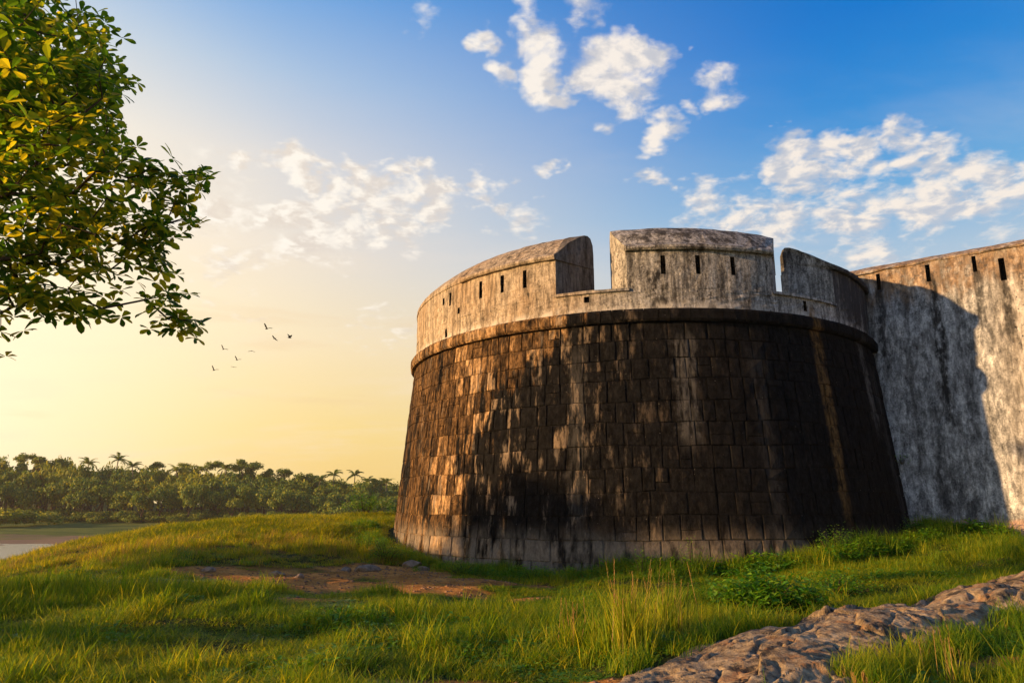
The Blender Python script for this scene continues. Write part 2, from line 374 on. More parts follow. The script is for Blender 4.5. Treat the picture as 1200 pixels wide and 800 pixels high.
M['mound_grass'] = mat_leaf('mound_grass_blade', [(.075, .135, .006), (.19, .235, .008), (.42, .37, .018)], .5, .35, .55, 1.7, .2)
M['far_leaf'] = mat_leaf('far_leaf', [(.045, .11, .016), (.105, .185, .018), (.26, .28, .022)], .30, .06, .6, 1.3)
M['far_leaf_light'] = mat_leaf('far_leaf_light', [(.10, .16, .015), (.17, .23, .018), (.28, .29, .02)], .35, .06, .6, 1.3)

# ------------------------------------------------------------------ terrain
CP = np.array([(0, 0, 0), (-3, 4, 0), (4, 3, .05), (0, 8, .03), (-5, 8, .05), (-9, 8, .0), (-4.7, 13.9, .0), (-9.2, 19, .02), (-4.1, 21, -.12), (0, 20.2, -.34), (5, 19.9, -.26), (2.5, 19.9, -.32), (-2.2, 21.6, -.22),
               (-4.5, 25, .12), (-7, 23.2, .42), (-10, 23.5, .48), (-13, 23, .22), (-12.4, 18, -.36), (-14.8, 25, -.02), (-14, 30, .75), (-11.5, 33, .95), (-7.2, 36, 1.05), (-3.5, 38, 1.05), (-22.9, 33, -1.25), (-20.4, 33, -.40), (-18.5, 32.5, .1), (-16, 32, .5),
               (-6, 29, .75), (-9, 28.5, .85), (-8, 12.2, .22), (-10.5, 13, .25), (-6, 10.8, .18), (-21, 16, -1.1), (-24, 26, -2.0), (-32, 18, -1.5), (-18, 8, .0),
               (9, 20.8, .22), (12, 22.5, .60), (15, 22.5, .76), (18, 20.5, .8), (23, 17, .9), (8, 15, .2), (10.6, 15.3, .35), (5.6, 11.7, .15), (12, 10, .35), (2, 6.5, .05), (6, 7, .1),
               (5, 31, .3), (20, 30, .9), (10, 45, 1.0), (30, 15, 1.0), (30, 0, .6), (-30, 0, -.2), (0, -30, -.2), (-25, -20, -.3), (25, -20, .3), (0, 45, 1.0)])
def _rbf():
    d = np.hypot(CP[:, None, 0] - CP[None, :, 0], CP[:, None, 1] - CP[None, :, 1])
    return np.linalg.solve(d + np.eye(len(CP)) * -.6, CP[:, 2])
_W = _rbf()
def near_h(x, y):
    t = np.zeros_like(x)
    for k in range(len(CP)): t += _W[k] * np.hypot(x - CP[k, 0], y - CP[k, 1])
    return t
def far_h(x, y):
    d = y
    h = np.interp(d, [-4000, 0, 40, 62, 76, 100, 108, 116, 150, 190, 205, 240, 300, 420, 900, 4000],
                  [0, -.2, -.2, -4.0, -5.6, -5.6, -4.5, -4.15, -4.0, -3.8, -3.4, -2.2, 0, 0, 0, 0])
    h = h - 2.3 * sstep(-x, 13, 26) * sstep(d, 24, 38) * (1 - sstep(d, 62, 76))
    h = h + sstep(d, 160, 240) * np.interp(x, [-170, -130, -60, -20], [2.5, 1.2, .2, -.4]) * (1 - sstep(d, 300, 420))
    return h
def ground_h(x, y):
    x = np.asarray(x, float); y = np.asarray(y, float)
    r = np.hypot(x, y - 14)
    w = sstep(r, 26, 50)
    h = near_h(x, y) * (1 - w) + far_h(x, y) * w
    amp = 1 - sstep(r, 60, 200) * .2
    tw = sstep(np.hypot(x - CX, y - CY), 10, 13)
    h = h + (fbm(x / 3.1, y / 3.1, 3, 5) * .42 + fbm(x / .9, y / .9, 3, 11) * .16) * amp * (.25 + .75 * tw) + fbm(x / 17, y / 17, 3, 2) * .5 * sstep(r, 22, 60)
    return h
def gh(x, y): return float(ground_h(np.array([x]), np.array([y]))[0])
EL = [(-6.2, 18.3, 2.8, 2.0), (-3.2, 16.6, 3.6, 1.6), (-3.3, 20.6, 2.3, 2.0), (-.4, 15.6, 1.8, .6), (-1.4, 18.6, 2.6, 1.1), (-.3, 7.3, 1.5, .55), (-4.3, 13.2, 1.3, .7), (5, 7.9, 1, .3)]
def dirt(x, y):
    m = np.full_like(x, -9.0)
    for cx, cy, rx, ry in EL: m = np.maximum(m, 1 - np.hypot((x - cx) / rx, (y - cy) / ry))
    m = m + fbm(x / .9, y / .9, 4, 21) * 1.0
    return sstep(m, .02, .30)

def ground():
    # polar sheet centred a little ahead of the camera: fine nearby, coarse towards the horizon
    rr = np.concatenate([np.linspace(.0, 34, 300), 34 * (5000 / 34) ** (np.linspace(0, 1, 190)[1:] ** .85)])
    na = 720
    aa = np.linspace(0, 2 * np.pi, na, endpoint=False)
    rg, ag = np.meshgrid(rr[1:], aa, indexing='ij')
    X = rg * np.sin(ag); Y = 12 + rg * np.cos(ag)
    H = ground_h(X.ravel(), Y.ravel())
    V = np.c_[X.ravel(), Y.ravel(), H]; V = np.vstack([V, [[0, 12, gh(0, 12)]]])
    nr = len(rr) - 1
    i, j = np.meshgrid(np.arange(nr - 1), np.arange(na), indexing='ij')
    a = i * na + j; b = i * na + (j + 1) % na
    F = np.c_[a.ravel(), b.ravel(), (b + na).ravel(), (a + na).ravel()][:, ::-1]
    me = make_mesh('ground', V, F, [], True)
    # centre cap
    m, w = mat('meadow_soil'); P = w.pos(); x, y, z = w.xyz(P)
    at = w.n('ShaderNodeAttribute', attribute_name='dirt').outputs['Fac']
    n = w.noise(P, 1.3, 6, .65); f = w.noise(P, 14, 5, .7); f2 = w.noise(P, 45, 4, .7)
    under = w.ramp(n, [(.3, (.020, .030, .008)), (.7, (.055, .070, .014))])
    soil = w.ramp(w.add(w.mul(f, .5), w.mul(n, .5)), [(.34, (.16, .062, .014)), (.5, (.46, .20, .045)), (.66, (.68, .36, .10))])
    soil = w.mix(w.step(w.voro(P, 11), .16, .08), soil, (.12, .085, .06))
    c = w.mix(at, under, soil)
    far = w.step(y, 42, 60)
    fn = w.noise(w.vmath('MULTIPLY', P, (.5, 1, 1)), .12, 5, .6)
    meadow = w.ramp(fn, [(.35, (.055, .085, .012)), (.55, (.11, .14, .02)), (.7, (.16, .15, .03))])
    bank = w.mul(w.step(w.add(y, w.mul(w.sub(fn, .5), 40)), 100, 108), w.step(w.add(y, w.mul(w.sub(fn, .5), 60)), 140, 124))
    meadow = w.mix(w.mul(bank, .85), meadow, (.25, .155, .10))
    c = w.mix(far, c, meadow)
    w.out(w.bsdf(c, .95, w.bump(w.add(f, w.mul(f2, .6)), .9, .05), spec=.1))
    me.materials.append(m)
    ca = me.attributes.new('dirt', 'FLOAT', 'POINT'); ca.data.foreach_set('value', dirt(V[:, 0].copy(), V[:, 1].copy()).astype(np.float32))
    tag(link('ground', me), kind='structure')
    k = 64; cv = [(0, 12, gh(0, 12))]
    m2, w = mat('river_water'); P = w.pos()
    hgt = w.noise(w.vmath('MULTIPLY', P, (.5, 1.6, 1)), 1.2, 4, .6)
    w.out(w.bsdf((.16, .13, .08), .24, w.bump(hgt, .8, .12), spec=.9)); 
    V = [(-900, 58, -4.35), (900, 58, -4.35), (900, 125, -4.35), (-900, 125, -4.35)]
    tag(obj('river', V, [(0, 1, 2, 3)], m2), kind='structure')
ground()

# ------------------------------------------------------------------ bastion
BAT = .098
def rad(ph): return 9.30 + .56 * np.exp(-(ph / .85) ** 2)
def T(phd, d, z):
    """plan angle in degrees (0 faces the camera), outward offset from the cordon line, height"""
    ph = np.radians(phd); r = rad(((ph + np.pi) % (2 * np.pi)) - np.pi) + d + BAT * (7.0 - min(z, 7.0))
    return (CX + r * np.sin(ph), CY - r * np.cos(ph), z)

bastion = empty('bastion', (CX, CY, 0), 'huge round dark stone bastion with pale battlements, left of the tall grey wall', 'bastion')
def prng(s): return random.Random(s)

def stone_mesh(name, a0, a1, z0, z1, rg, d0=0., proud=None, depth=.22):
    g = .30 / 2 / 9.8 * 57.3 * .075          # half joint in degrees
    g = .0016 / 9.8 * 57.3; gz = .002; ch = .004 + .020 * rg.random() ** 1.6; iw = .90 + .08 * rg.random()
    pr = rg.uniform(-.003, .006) if proud is None else proud
    a0 += g; a1 -= g; z0 += gz; z1 -= gz
    j = lambda s=.016: rg.uniform(-s, s)
    ja = lambda: rg.uniform(-.16, .16)
    ca = [a0 + abs(ja()), a1 - abs(ja()), a1 - abs(ja()), a0 + abs(ja())]; cz = [z0 + abs(j()), z0 + abs(j()), z1 - abs(j()), z1 - abs(j())]
    am, zm = (a0 + a1) / 2, (z0 + z1) / 2
    V = []
    for a, z in zip(ca, cz): V.append(T(a, d0 - depth, z))
    for a, z in zip(ca, cz): V.append(T(a, d0 + pr - ch, z))
    for a, z in zip(ca, cz): V.append(T(am + (a - am) * rg.uniform(iw - .05, iw), d0 + pr + j(.012), zm + (z - zm) * rg.uniform(iw, iw + .03)))
    # centre vertex for a faint bulge
    V.append(T(am, d0 + pr + rg.uniform(.002, .02), zm))
    F = [(0, 1, 5, 4), (1, 2, 6, 5), (2, 3, 7, 6), (3, 0, 4, 7), (4, 5, 9, 8), (5, 6, 10, 9), (6, 7, 11, 10), (7, 4, 8, 11), (8, 9, 12), (9, 10, 12), (10, 11, 12), (11, 8, 12)]
    return V, F

def wave(V):
    out = []
    for (x, y, z) in V:
        a = math.atan2(x - CX, CY - y); out.append((x, y, z + (.045 * math.sin(3.1 * a + .6) + .028 * math.sin(9 * a + z * 1.3) + .014 * math.sin(23 * a + 2 * z)) * math.sin(math.pi * min(max(z / 7.0, 0), 1)) ** .6))
    return out
def build_stones():
    rg = prng(11)
    zs = [-.55, .12, .72, 1.38, 2.0, 2.66, 3.3, 3.98, 4.6, 5.25, 5.86, 6.43, 6.98]
    items = []
    for k in range(len(zs) - 1):
        a = -180 + rg.uniform(0, 2)
        end = a + 360; lst = []
        while a < end - 1.2:
            wd = rg.choice([.34, .40, .46, .52, .60, .72]) * rg.uniform(.9, 1.1)
            b = min(a + math.degrees(wd / 9.9), end)
            if end - b < 1.2: b = end
            z0, z1 = zs[k], zs[k + 1]
            items.append((a, b, z0, z1)); a = b
    # split of a few stones in two beds
    out = []
    for it in items:
        a, b, z0, z1 = it
        if rg.random() < .13 and z0 > 0:
            zm = z0 + (z1 - z0) * rg.uniform(.35, .65); out += [(a, b, z0, zm), (a, b, zm, z1)]
        else: out.append(it)
    def size(it):
        a = R((it[0] + it[1]) / 2); x = CX + 9.9 * math.sin(a); y = CY - 9.9 * math.cos(a)
        v = Vector((-x, -y)).normalized(); n = Vector((math.sin(a), -math.cos(a)))
        if it[2] < -.2 or abs(math.degrees(a)) > 100 or math.degrees(a) > 57: return -1
        return max(0, v.dot(n)) * (it[1] - it[0]) * (it[3] - it[2]) / (x * x + y * y)
    out.sort(key=size, reverse=True)
    for it in out[:300]:
        V, F = stone_mesh('stone', *it, rg); obj('stone', wave(V), F, M['stone'], bastion)
    V, F = [], []
    for it in out[300:]:
        v, f = stone_mesh('stone', *it, rg); n = len(V); V += v; F += [tuple(i + n for i in q) for q in f]
    tag(obj('stonework', wave(V), F, M['stone'], bastion), kind='stuff')
    # mortar core just behind the stones
    A = np.linspace(-180, 180, 145)[:-1]; n = len(A)
    V = [T(a, -.040, -.8) for a in A] + [T(a, -.040, 7.0) for a in A]
    F = [(i, (i + 1) % n, n + (i + 1) % n, n + i) for i in range(n)]
    obj('core', V, F, M['stone'], bastion, True)
    # cordon: a projecting ring of stones
    cz0, cz1 = 7.0, 7.40; items = []; a = -180
    while a < 180:
        b = a + math.degrees(rg.choice([.34, .42, .5, .6]) / 9.9)
        if 180 - b < 1.4: b = 180
        items.append((a, b)); a = b
    V2, F2 = [], []
    for a, b in items:
        pr = .17 + rg.uniform(-.012, .015); g = .05; V = []
        prof = [(-.30, cz0), (pr - .05, cz0 + rg.uniform(-.01, .01)), (pr, cz0 + .07), (pr + .004, cz1 - .10), (pr - .055, cz1 - .01), (-.30, cz1)]
        for t in (a + g, b - g):
            for (d, z) in prof: V.append(T(t, d, z))
        F = [(i, i + 1, 7 + i, 6 + i) for i in range(5)] + [(5, 4, 3, 2, 1, 0), (6, 7, 8, 9, 10, 11)]
        if -90 < (a + b) / 2 < 58: fixn(obj('cordon_stone', V, F, M['stone'], bastion))
        else:
            n = len(V2); V2 += V; F2 += [tuple(i + n for i in q) for q in F]
    fixn(tag(obj('cordon', V2, F2, M['stone'], bastion), kind='stuff'))
build_stones()

def lerp_list(L, t):
    ts = [p[0] for p in L]; return float(np.interp(t, ts, [p[1] for p in L]))
TH = 1.45     # parapet thickness
def arc_block(name, left, right, zs, holes=(), mat_=None, seg=1.6, zlow=None, rough=.012, seed=1, depth=.55, shift=0.0):
    """parapet masonry between two ends; left/right: lists of (depth fraction, angle); holes: (angle, half width in deg, z0, z1) cut as real recesses"""
    rg = prng(seed)
    aL, aR = lerp_list(left, 0), lerp_list(right, 0)
    us = set(); n = max(2, int((aR - aL) / seg))
    cuts = sorted([c for h in holes for c in (h[0] - h[1], h[0] + h[1])])
    grid = [aL + (aR - aL) * i / n for i in range(n + 1)]
    grid = [g for g in grid if all(abs(g - c) > .35 for c in cuts)] + cuts
    grid = sorted(set([aL, aR] + grid))
    zc = sorted(set(list(zs) + [z for h in holes for z in (h[2], h[3])]))
    V, F, ix, fm = [], [], {}, []
    def vert(i, k, t):
        key = (i, k, t)
        if key not in ix:
            u = (grid[i] - aL) / (aR - aL); L_, R_ = lerp_list(left, t), lerp_list(right, t)
            a = L_ + (R_ - L_) * u
            if t == 0: a = grid[i]
            j = 0 if (t > 0) else rg.uniform(-rough, rough)
            ix[key] = len(V); V.append(T(a, -t * TH - .02 + j + shift, zc[k]))
        return ix[key]
    def is_hole(i, k):
        am = (grid[i] + grid[i + 1]) / 2; zm = (zc[k] + zc[k + 1]) / 2
        return any(abs(am - h[0]) < h[1] and h[2] < zm < h[3] for h in holes)
    NI, NK = len(grid) - 1, len(zc) - 1
    dt = depth / TH
    for i in range(NI):
        for k in range(NK):
            if is_hole(i, k):
                # reveal: push the four edges inwards
                q0 = [vert(i, k, 0), vert(i + 1, k, 0), vert(i + 1, k + 1, 0), vert(i, k + 1, 0)]
                am = (grid[i] + grid[i + 1]) / 2
                q1 = []
                for (ii, kk) in ((i, k), (i + 1, k), (i + 1, k + 1), (i, k + 1)):
                    a = am + (grid[ii] - am) * .8; q1.append(len(V)); V.append(T(a, -depth, zc[kk] + (.04 if kk == k else .02)))
                for s in range(4):
                    F.append((q0[s], q0[(s + 1) % 4], q1[(s + 1) % 4], q1[s])); fm.append(1 if s != 0 else 0)
                F.append(tuple(q1)); fm.append(1)
            else:
                F.append((vert(i, k, 0), vert(i + 1, k, 0), vert(i + 1, k + 1, 0), vert(i, k + 1, 0))); fm.append(0)
    ts = sorted(set([0.0, 1.0] + [p[0] for p in left] + [p[0] for p in right]))
    for q in range(len(ts) - 1):
        t0, t1 = ts[q], ts[q + 1]
        for k in range(NK):
            F.append((vert(0, k, t1), vert(0, k, t0), vert(0, k + 1, t0), vert(0, k + 1, t1))); fm.append(0)
            F.append((vert(NI, k, t0), vert(NI, k, t1), vert(NI, k + 1, t1), vert(NI, k + 1, t0))); fm.append(0)
        for i in range(NI):
            F.append((vert(i, NK, t0), vert(i + 1, NK, t0), vert(i + 1, NK, t1), vert(i, NK, t1))); fm.append(0)
            F.append((vert(i, 0, t1), vert(i + 1, 0, t1), vert(i + 1, 0, t0), vert(i, 0, t0))); fm.append(0)
    for i in range(NI):
        for k in range(NK): F.append((vert(i + 1, k, 1.0), vert(i, k, 1.0), vert(i, k + 1, 1.0), vert(i + 1, k + 1, 1.0))); fm.append(0)
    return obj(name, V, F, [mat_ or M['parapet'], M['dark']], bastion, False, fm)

def arc_cap(name, left, right, prof, seed=2, seg=1.4, rough=.012, parent=None, m=None, tclamp=True):
    """coping swept along the wall; prof: list of (inward distance, z), closed at the bottom"""
    rg = prng(seed); aL, aR = lerp_list(left, 0), lerp_list(right, 0)
    n = max(3, int((aR - aL) / seg)); P = len(prof); V = []; F = []
    for i in range(n + 1):
        u = i / n
        for k, (d, z) in enumerate(prof):
            t = min(max(d / TH, 0), 1); L_, R_ = lerp_list(left, t), lerp_list(right, t)
            a = L_ + (R_ - L_) * u
            edge = rough if 0 < k < P - 1 else 0
            V.append(T(a, -d - .02 + rg.uniform(-edge, edge), z + rg.uniform(-edge, edge)))
    for i in range(n):
        for k in range(P):
            k2 = (k + 1) % P
            F.append((i * P + k, (i + 1) * P + k, (i + 1) * P + k2, i * P + k2))
    F.append(tuple(range(P))[::-1]); F.append(tuple(n * P + k for k in range(P)))
    o = obj(name, V, F, m or M['parapet'], parent or bastion); fixn(o); return o

def build_parapet():
    ZS = 8.10      # embrasure sill level
    # low wall all round under the merlons
    arc_block('parapet_wall', [(0, -150), (1, -150)], [(0, 75), (1, 75)], [7.38, 7.7, ZS - .06], shift=-.03,
              holes=[(-53.4, .45, 7.50, 7.82), (-17.3, .50, 7.74, 7.92), (24.6, .42, 7.60, 7.94)], seed=3)
    # sills: thin slightly proud ledges in the two embrasures
    LMr = [(0, -23.2), (1, -17.4)]; CMl = [(0, -9.9), (.28, -11.8), (.34, -12.3), (1, -13.6)]
    CMr = [(0, 17.4), (.3, 20.0), (1, 27.2)]; RMl = [(0, 34.1), (.72, 29.9), (.80, 29.3), (1, 29.2)]
    arc_cap('sill', [(0, -23.5), (1, -17.0)], [(0, -9.6), (1, -13.4)], [(-.035, ZS - .09), (-.03, ZS - .005), (.06, ZS + .02), (1.4, ZS + .02), (1.4, ZS - .09)], rough=.008)
    arc_cap('sill', [(0, 17.0), (1, 27.0)], [(0, 34.5), (1, 29.4)], [(-.035, ZS - .09), (-.03, ZS - .005), (.06, ZS + .02), (1.4, ZS + .02), (1.4, ZS - .09)], rough=.008)
    zb, zt = ZS - .06, 9.32
    capf = lambda up: [(.02, 9.26), (-.075, 9.27), (-.115, 9.33), (-.10, 9.41), (-.02, 9.46), (.10, 9.53), (.50, 9.90 + up), (.85, 10.16 + up), (1.08, 10.30 + up), (1.22, 10.32 + up), (1.34, 10.25 + up), (1.43, 10.04 + up), (1.45, 9.75), (1.45, 9.26)]
    plain = [(.0, 9.30), (.0, 9.40), (.03, 9.50), (.12, 9.60), (.50, 9.95), (.85, 10.22), (1.08, 10.36), (1.22, 10.38), (1.34, 10.31), (1.43, 10.10), (1.45, 9.75), (1.45, 9.30)]
    sl = lambda a: (a, .42, 8.50, 9.10)
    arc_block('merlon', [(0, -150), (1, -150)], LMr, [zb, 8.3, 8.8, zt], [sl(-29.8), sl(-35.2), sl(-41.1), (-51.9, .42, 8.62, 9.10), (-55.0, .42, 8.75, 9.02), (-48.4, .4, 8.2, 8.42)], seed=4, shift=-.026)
    arc_cap('coping', [(0, -150), (1, -150)], [(0, -47.3), (1, -47.3)], plain, 5)
    arc_cap('coping', [(0, -47.3), (1, -47.3)], LMr, capf(.06), 6)
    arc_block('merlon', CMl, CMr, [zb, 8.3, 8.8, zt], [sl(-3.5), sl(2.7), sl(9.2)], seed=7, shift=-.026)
    arc_cap('coping', CMl, CMr, capf(.10), 8)
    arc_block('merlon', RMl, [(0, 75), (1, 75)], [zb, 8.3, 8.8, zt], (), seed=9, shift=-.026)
    arc_cap('coping', RMl, [(0, 75), (1, 75)], capf(-.08), 10)
    # raised frame round the outer arris of the middle merlon
    # lime floor of the terrace inside
    A = np.linspace(-180, 180, 73)[:-1]
    V = [T(a, -1.2, 7.36) for a in A]; obj('terrace', V, [tuple(range(len(V)))], M['terrace'], bastion)
build_parapet()

# ------------------------------------------------------------------ curtain wall
def build_curtain():
    root = empty('curtain_wall', (WJ.x, WJ.y, 0), 'tall grey limewashed rampart wall with rusty slitted top, right of the round bastion', 'wall')
    ZT = 10.42; bat = .085
    def W(s, t, z):            # along, inward, height
        b = bat * (ZT - z)
        return (WJ.x + WD.x * s + WN.x * (b - t), WJ.y + WD.y * s + WN.y * (b - t), z)
    holes = [(1.02, .065, 9.36, 9.98), (2.62, .07, 9.36, 10.0), (4.02, .06, 9.44, 10.02), (4.78, .085, 8.98, 9.78), (5.60, .085, 9.06, 9.82), (6.7, .12, 9.4, 9.95), (8.2, .12, 9.4, 9.95), (9.8, .12, 9.4, 9.95)]
    S0, S1 = -0.9, 24.0
    ss = sorted(set([round(S0 + (S1 - S0) * i / 60, 3) for i in range(61)]))
    cuts = [c for h in holes for c in (h[0] - h[1], h[0] + h[1])]
    ss = sorted([s for s in ss if all(abs(s - c) > .12 for c in cuts)] + cuts)
    zs = sorted(set([-.5, .4, 1.2] + [round(1.2 + i * .78, 2) for i in range(1, 11)] + [z for h in holes for z in h[2:]] + [10.10]))
    rg = prng(5); V, F, fm, ix = [], [], [], {}
    def vt(i, k):
        if (i, k) not in ix:
            z = zs[k]; s = ss[i]; j = float(fbm(np.array([s * .8]), np.array([z * .5]), 3, 31)[0]) * .09
            ix[(i, k)] = len(V); V.append(W(s, -j, z))
        return ix[(i, k)]
    for i in range(len(ss) - 1):
        for k in range(len(zs) - 1):
            sm, zm = (ss[i] + ss[i + 1]) / 2, (zs[k] + zs[k + 1]) / 2
            q0 = [vt(i, k), vt(i + 1, k), vt(i + 1, k + 1), vt(i, k + 1)]
            if any(abs(sm - h[0]) < h[1] and h[2] < zm < h[3] for h in holes):
                q1 = []
                for v in q0:
                    x, y, z = V[v]; q1.append(len(V)); V.append((x - WN.x * .55, y - WN.y * .55, z))
                # only the outline of a hole gets reveals
                for a in range(4):
                    di, dk = ((0, -1), (1, 0), (0, 1), (-1, 0))[a]
                    ii, kk = i + di, k + dk
                    sm2, zm2 = (ss[ii] + ss[ii + 1]) / 2, (zs[kk] + zs[kk + 1]) / 2
                    if not any(abs(sm2 - h[0]) < h[1] and h[2] < zm2 < h[3] for h in holes):
                        F.append((q0[a], q0[(a + 1) % 4], q1[(a + 1) % 4], q1[a])); fm.append(1 if a else 0)
                F.append(tuple(q1)); fm.append(1)
            else: F.append(tuple(q0)); fm.append(0)
    # back and ends
    nb = len(V); V += [W(S0, 2.0, -.5), W(S1, 2.0, -.5), W(S1, 2.0, 10.10), W(S0, 2.0, 10.10)]
    F.append((nb + 1, nb, nb + 3, nb + 2)); fm.append(0)
    obj('wall_face', V, F, [M['curtain'], M['dark']], root, False, fm)
    # coping: eroded ledge and slope
    prof = [(.05, 10.06), (-.06, 10.075), (-.085, 10.13), (-.03, 10.19), (.10, 10.26), (.35, 10.40), (.6, 10.47), (1.0, 10.47), (1.7, 10.3), (2.05, 10.10), (2.0, 10.06)]
    n = 150; P = len(prof); V = []; F = []
    for i in range(n + 1):
        s = S0 + (S1 - S0) * i / n
        for k, (t, z) in enumerate(prof):
            e = float(fbm(np.array([s * 1.9 + k * .35]), np.array([k * .9]), 3, 41)[0])
            ed = .10 if 0 < k < 6 else .05
            V.append(W(s, t + e * ed + .0, z + e * ed * .9))
            if k in (0, P - 1): V[-1] = W(s, t, z)
    for i in range(n):
        for k in range(P):
            k2 = (k + 1) % P; F.append((i * P + k, (i + 1) * P + k, (i + 1) * P + k2, i * P + k2))
    F.append(tuple(range(P))); F.append(tuple(n * P + k for k in range(P)))
    fixn(obj('coping', V, F, M['curtain'], root))
    # low projecting footing
    V = []; F = []; n = 80
    for i in range(n + 1):
        s = S0 + (S1 - S0) * i / n
        e = float(fbm(np.array([s * 1.5]), np.array([.5]), 3, 51)[0])
        for (t, z) in ((.05, -.4), (-.10 + e * .05, -.4), (-.08 + e * .05, 1.04 + e * .16), (.05, 1.10 + e * .1)): V.append(W(s, t, z))
    for i in range(n):
        for k in range(3): F.append((i * 4 + k, (i + 1) * 4 + k, (i + 1) * 4 + k + 1, i * 4 + k + 1))
    fixn(obj('footing', V, F, M['curtain'], root))
build_curtain()

# ------------------------------------------------------------------ rock outcrop
ROCK_B = np.array([(-.35, 5.9), (.55, 7.0), (1.6, 8.2), (2.9, 9.3), (4.2, 10.3), (5.6, 11.3), (7.2, 12.5), (9.0, 13.8), (11.2, 15.0), (13.5, 15.8)])
ROCK_F = np.array([(.3, 4.9), (1.6, 5.4), (2.6, 6.1), (3.4, 7.3), (4.4, 8.0), (5.6, 9.0), (7.2, 10.3), (8.9, 11.5), (10.9, 12.9), (13.3, 13.9)])
ROCK_H = np.array([.22, .27, .32, .36, .42, .48, .50, .68, 1.12, .9])
def rock_at(u, v):
    t = u * (len(ROCK_B) - 1); k = np.arange(len(ROCK_B))
    g = lambda A: np.interp(t, k, A)
    bx, by, fx, fy = g(ROCK_B[:, 0]), g(ROCK_B[:, 1]), g(ROCK_F[:, 0]), g(ROCK_F[:, 1])
    return fx + (bx - fx) * v, fy + (by - fy) * v, g(ROCK_H)
def in_rock(x, y):
    m = np.zeros(len(x), bool)
    for k in range(len(ROCK_B) - 1):
        q = [ROCK_F[k], ROCK_F[k + 1], ROCK_B[k + 1], ROCK_B[k]]
        s = np.ones(len(x), bool)
        for i in range(4):
            a, b = q[i], q[(i + 1) % 4]
            s &= ((b[0] - a[0]) * (y - a[1]) - (b[1] - a[1]) * (x - a[0])) > -.12
        m |= s
    return m
def rock():
    nu, nv = 620, 130
    u, v = np.meshgrid(np.linspace(0, 1, nu), np.linspace(-.04, 1.04, nv), indexing='ij')
    X, Y, H = rock_at(u, v)
    X = X + fbm(X / 1.1, Y / 1.1, 3, 61) * .5; Y = Y + fbm(X / 1.1 + 9, Y / 1.1, 3, 62) * .5
    # along / across coordinates for the bedding
    al = X * .70 + Y * .71; ac = -X * .71 + Y * .70
    prof = np.clip(v, 0, 1); prof = np.sin(np.pi * prof ** .78) ** .52
    ends = sstep(u, 0, .10) * (1 - sstep(u, .97, 1) * .5)
    rid = 1 - np.abs(fbm(al / 1.9, ac / .55, 4, 71)) * 4
    rid2 = 1 - np.abs(fbm(al / .55, ac / .22, 4, 75)) * 4
    lump = fbm(al / 1.3, ac / .8, 4, 77)
    def facets(a, b, sa, sb, tilt, seed):
        A, B_ = a / sa, b / sb; ia, ib = np.floor(A).astype(int), np.floor(B_).astype(int); best = np.full(a.shape, 9.); sec = np.full(a.shape, 9.); out_ = np.zeros(a.shape)
        for da in (-1, 0, 1):
            for db in (-1, 0, 1):
                ca, cb = ia + da, ib + db; h = (ca * 73856093) ^ (cb * 19349663) ^ (seed * 83492791); r1, r2, r3, r4, r5 = (_tab[(h * q + q) & 4095] for q in (1, 7, 13, 29, 43))
                dx, dy = A - ca - r1, B_ - cb - r2; dd = np.abs(dx) + np.abs(dy) * .9
                v_ = (r3 - .5) + tilt * ((r4 - .5) * dx + (r5 - .5) * dy); cl = dd < best
                sec = np.where(cl, best, np.minimum(sec, dd)); best = np.where(cl, dd, best); out_ = np.where(cl, v_, out_)
        return out_, sec - best
    wa, wb = al + fbm(X / .6, Y / .6, 3, 63) * .5, ac + fbm(X / .5, Y / .5, 3, 64) * .35
    f1, e1 = facets(wa, wb, 2.3, .85, .9, 5); f2, e2 = facets(wa, wb, .95, .34, .9, 9); f3, e3 = facets(wa, wb, .24, .09, 1.2, 12)
    slabs = f1 * .15 + f2 * .035 + f3 * .003 - (1 - np.clip(e1 / .035, 0, 1)) * .06 - (1 - np.clip(e2 / .05, 0, 1)) * .02 * (f3 > -.2)
    crack = np.minimum(np.abs(fbm(al / 1.2 + 3, ac / .42, 3, 81)) * 22, 1)
    crack2 = np.minimum(np.abs(fbm(al / .5 + 3, ac / .7, 3, 85)) * 16, 1)
    st = (H * .62 + slabs) * prof * (1 + lump * .35) + rid * .02 * prof + rid2 * .006
    lay = .075; q = st / lay; st = (np.floor(q) + sstep(q - np.floor(q), .45, 1.0)) * lay * .55 + st * .45
    st = np.maximum(st, -.05)
    Z = ground_h(X.ravel(), Y.ravel()).reshape(X.shape) + st * ends - .05 - (1 - crack) * .035 - (1 - crack2) * .008 + fbm(al / .07, ac / .05, 3, 91) * .016 + fbm(al / .6, ac / .14, 4, 93) * .035
    e = np.clip(np.minimum(v + .04, 1.04 - v) / .05, 0, 1); Z -= (1 - e) * .22
    V = np.c_[X.ravel(), Y.ravel(), Z.ravel()]
    i, j = np.meshgrid(np.arange(nu - 1), np.arange(nv - 1), indexing='ij'); a = (i * nv + j).ravel()
    F = np.c_[a, a + nv, a + nv + 1, a + 1]
    m, w = mat('laterite_rock'); P = w.pos(); n = w.noise(P, 1.2, 6, .7); f = w.noise(P, 9, 6, .75); f2 = w.noise(P, 40, 4, .7)
    c = w.ramp(w.add(w.mul(n, .45), w.mul(f, .55)), [(.36, (.035, .026, .018)), (.45, (.20, .145, .085)), (.55, (.44, .33, .19)), (.67, (.66, .53, .34))])
    c = w.mix(w.step(w.noise(P, 2.6, 5, .7), .50, .66, 0, .8), c, (.40, .19, .07))
    c = w.mix(w.step(w.noise(w.vmath('ADD', P, (7, 3, 1)), 2.1, 6, .75), .53, .62, 0, .85), c, (.035, .032, .028))
    c = w.mix(w.mul(w.step(w.voro(P, 24), .12, .06), .4), c, (.6, .55, .48))
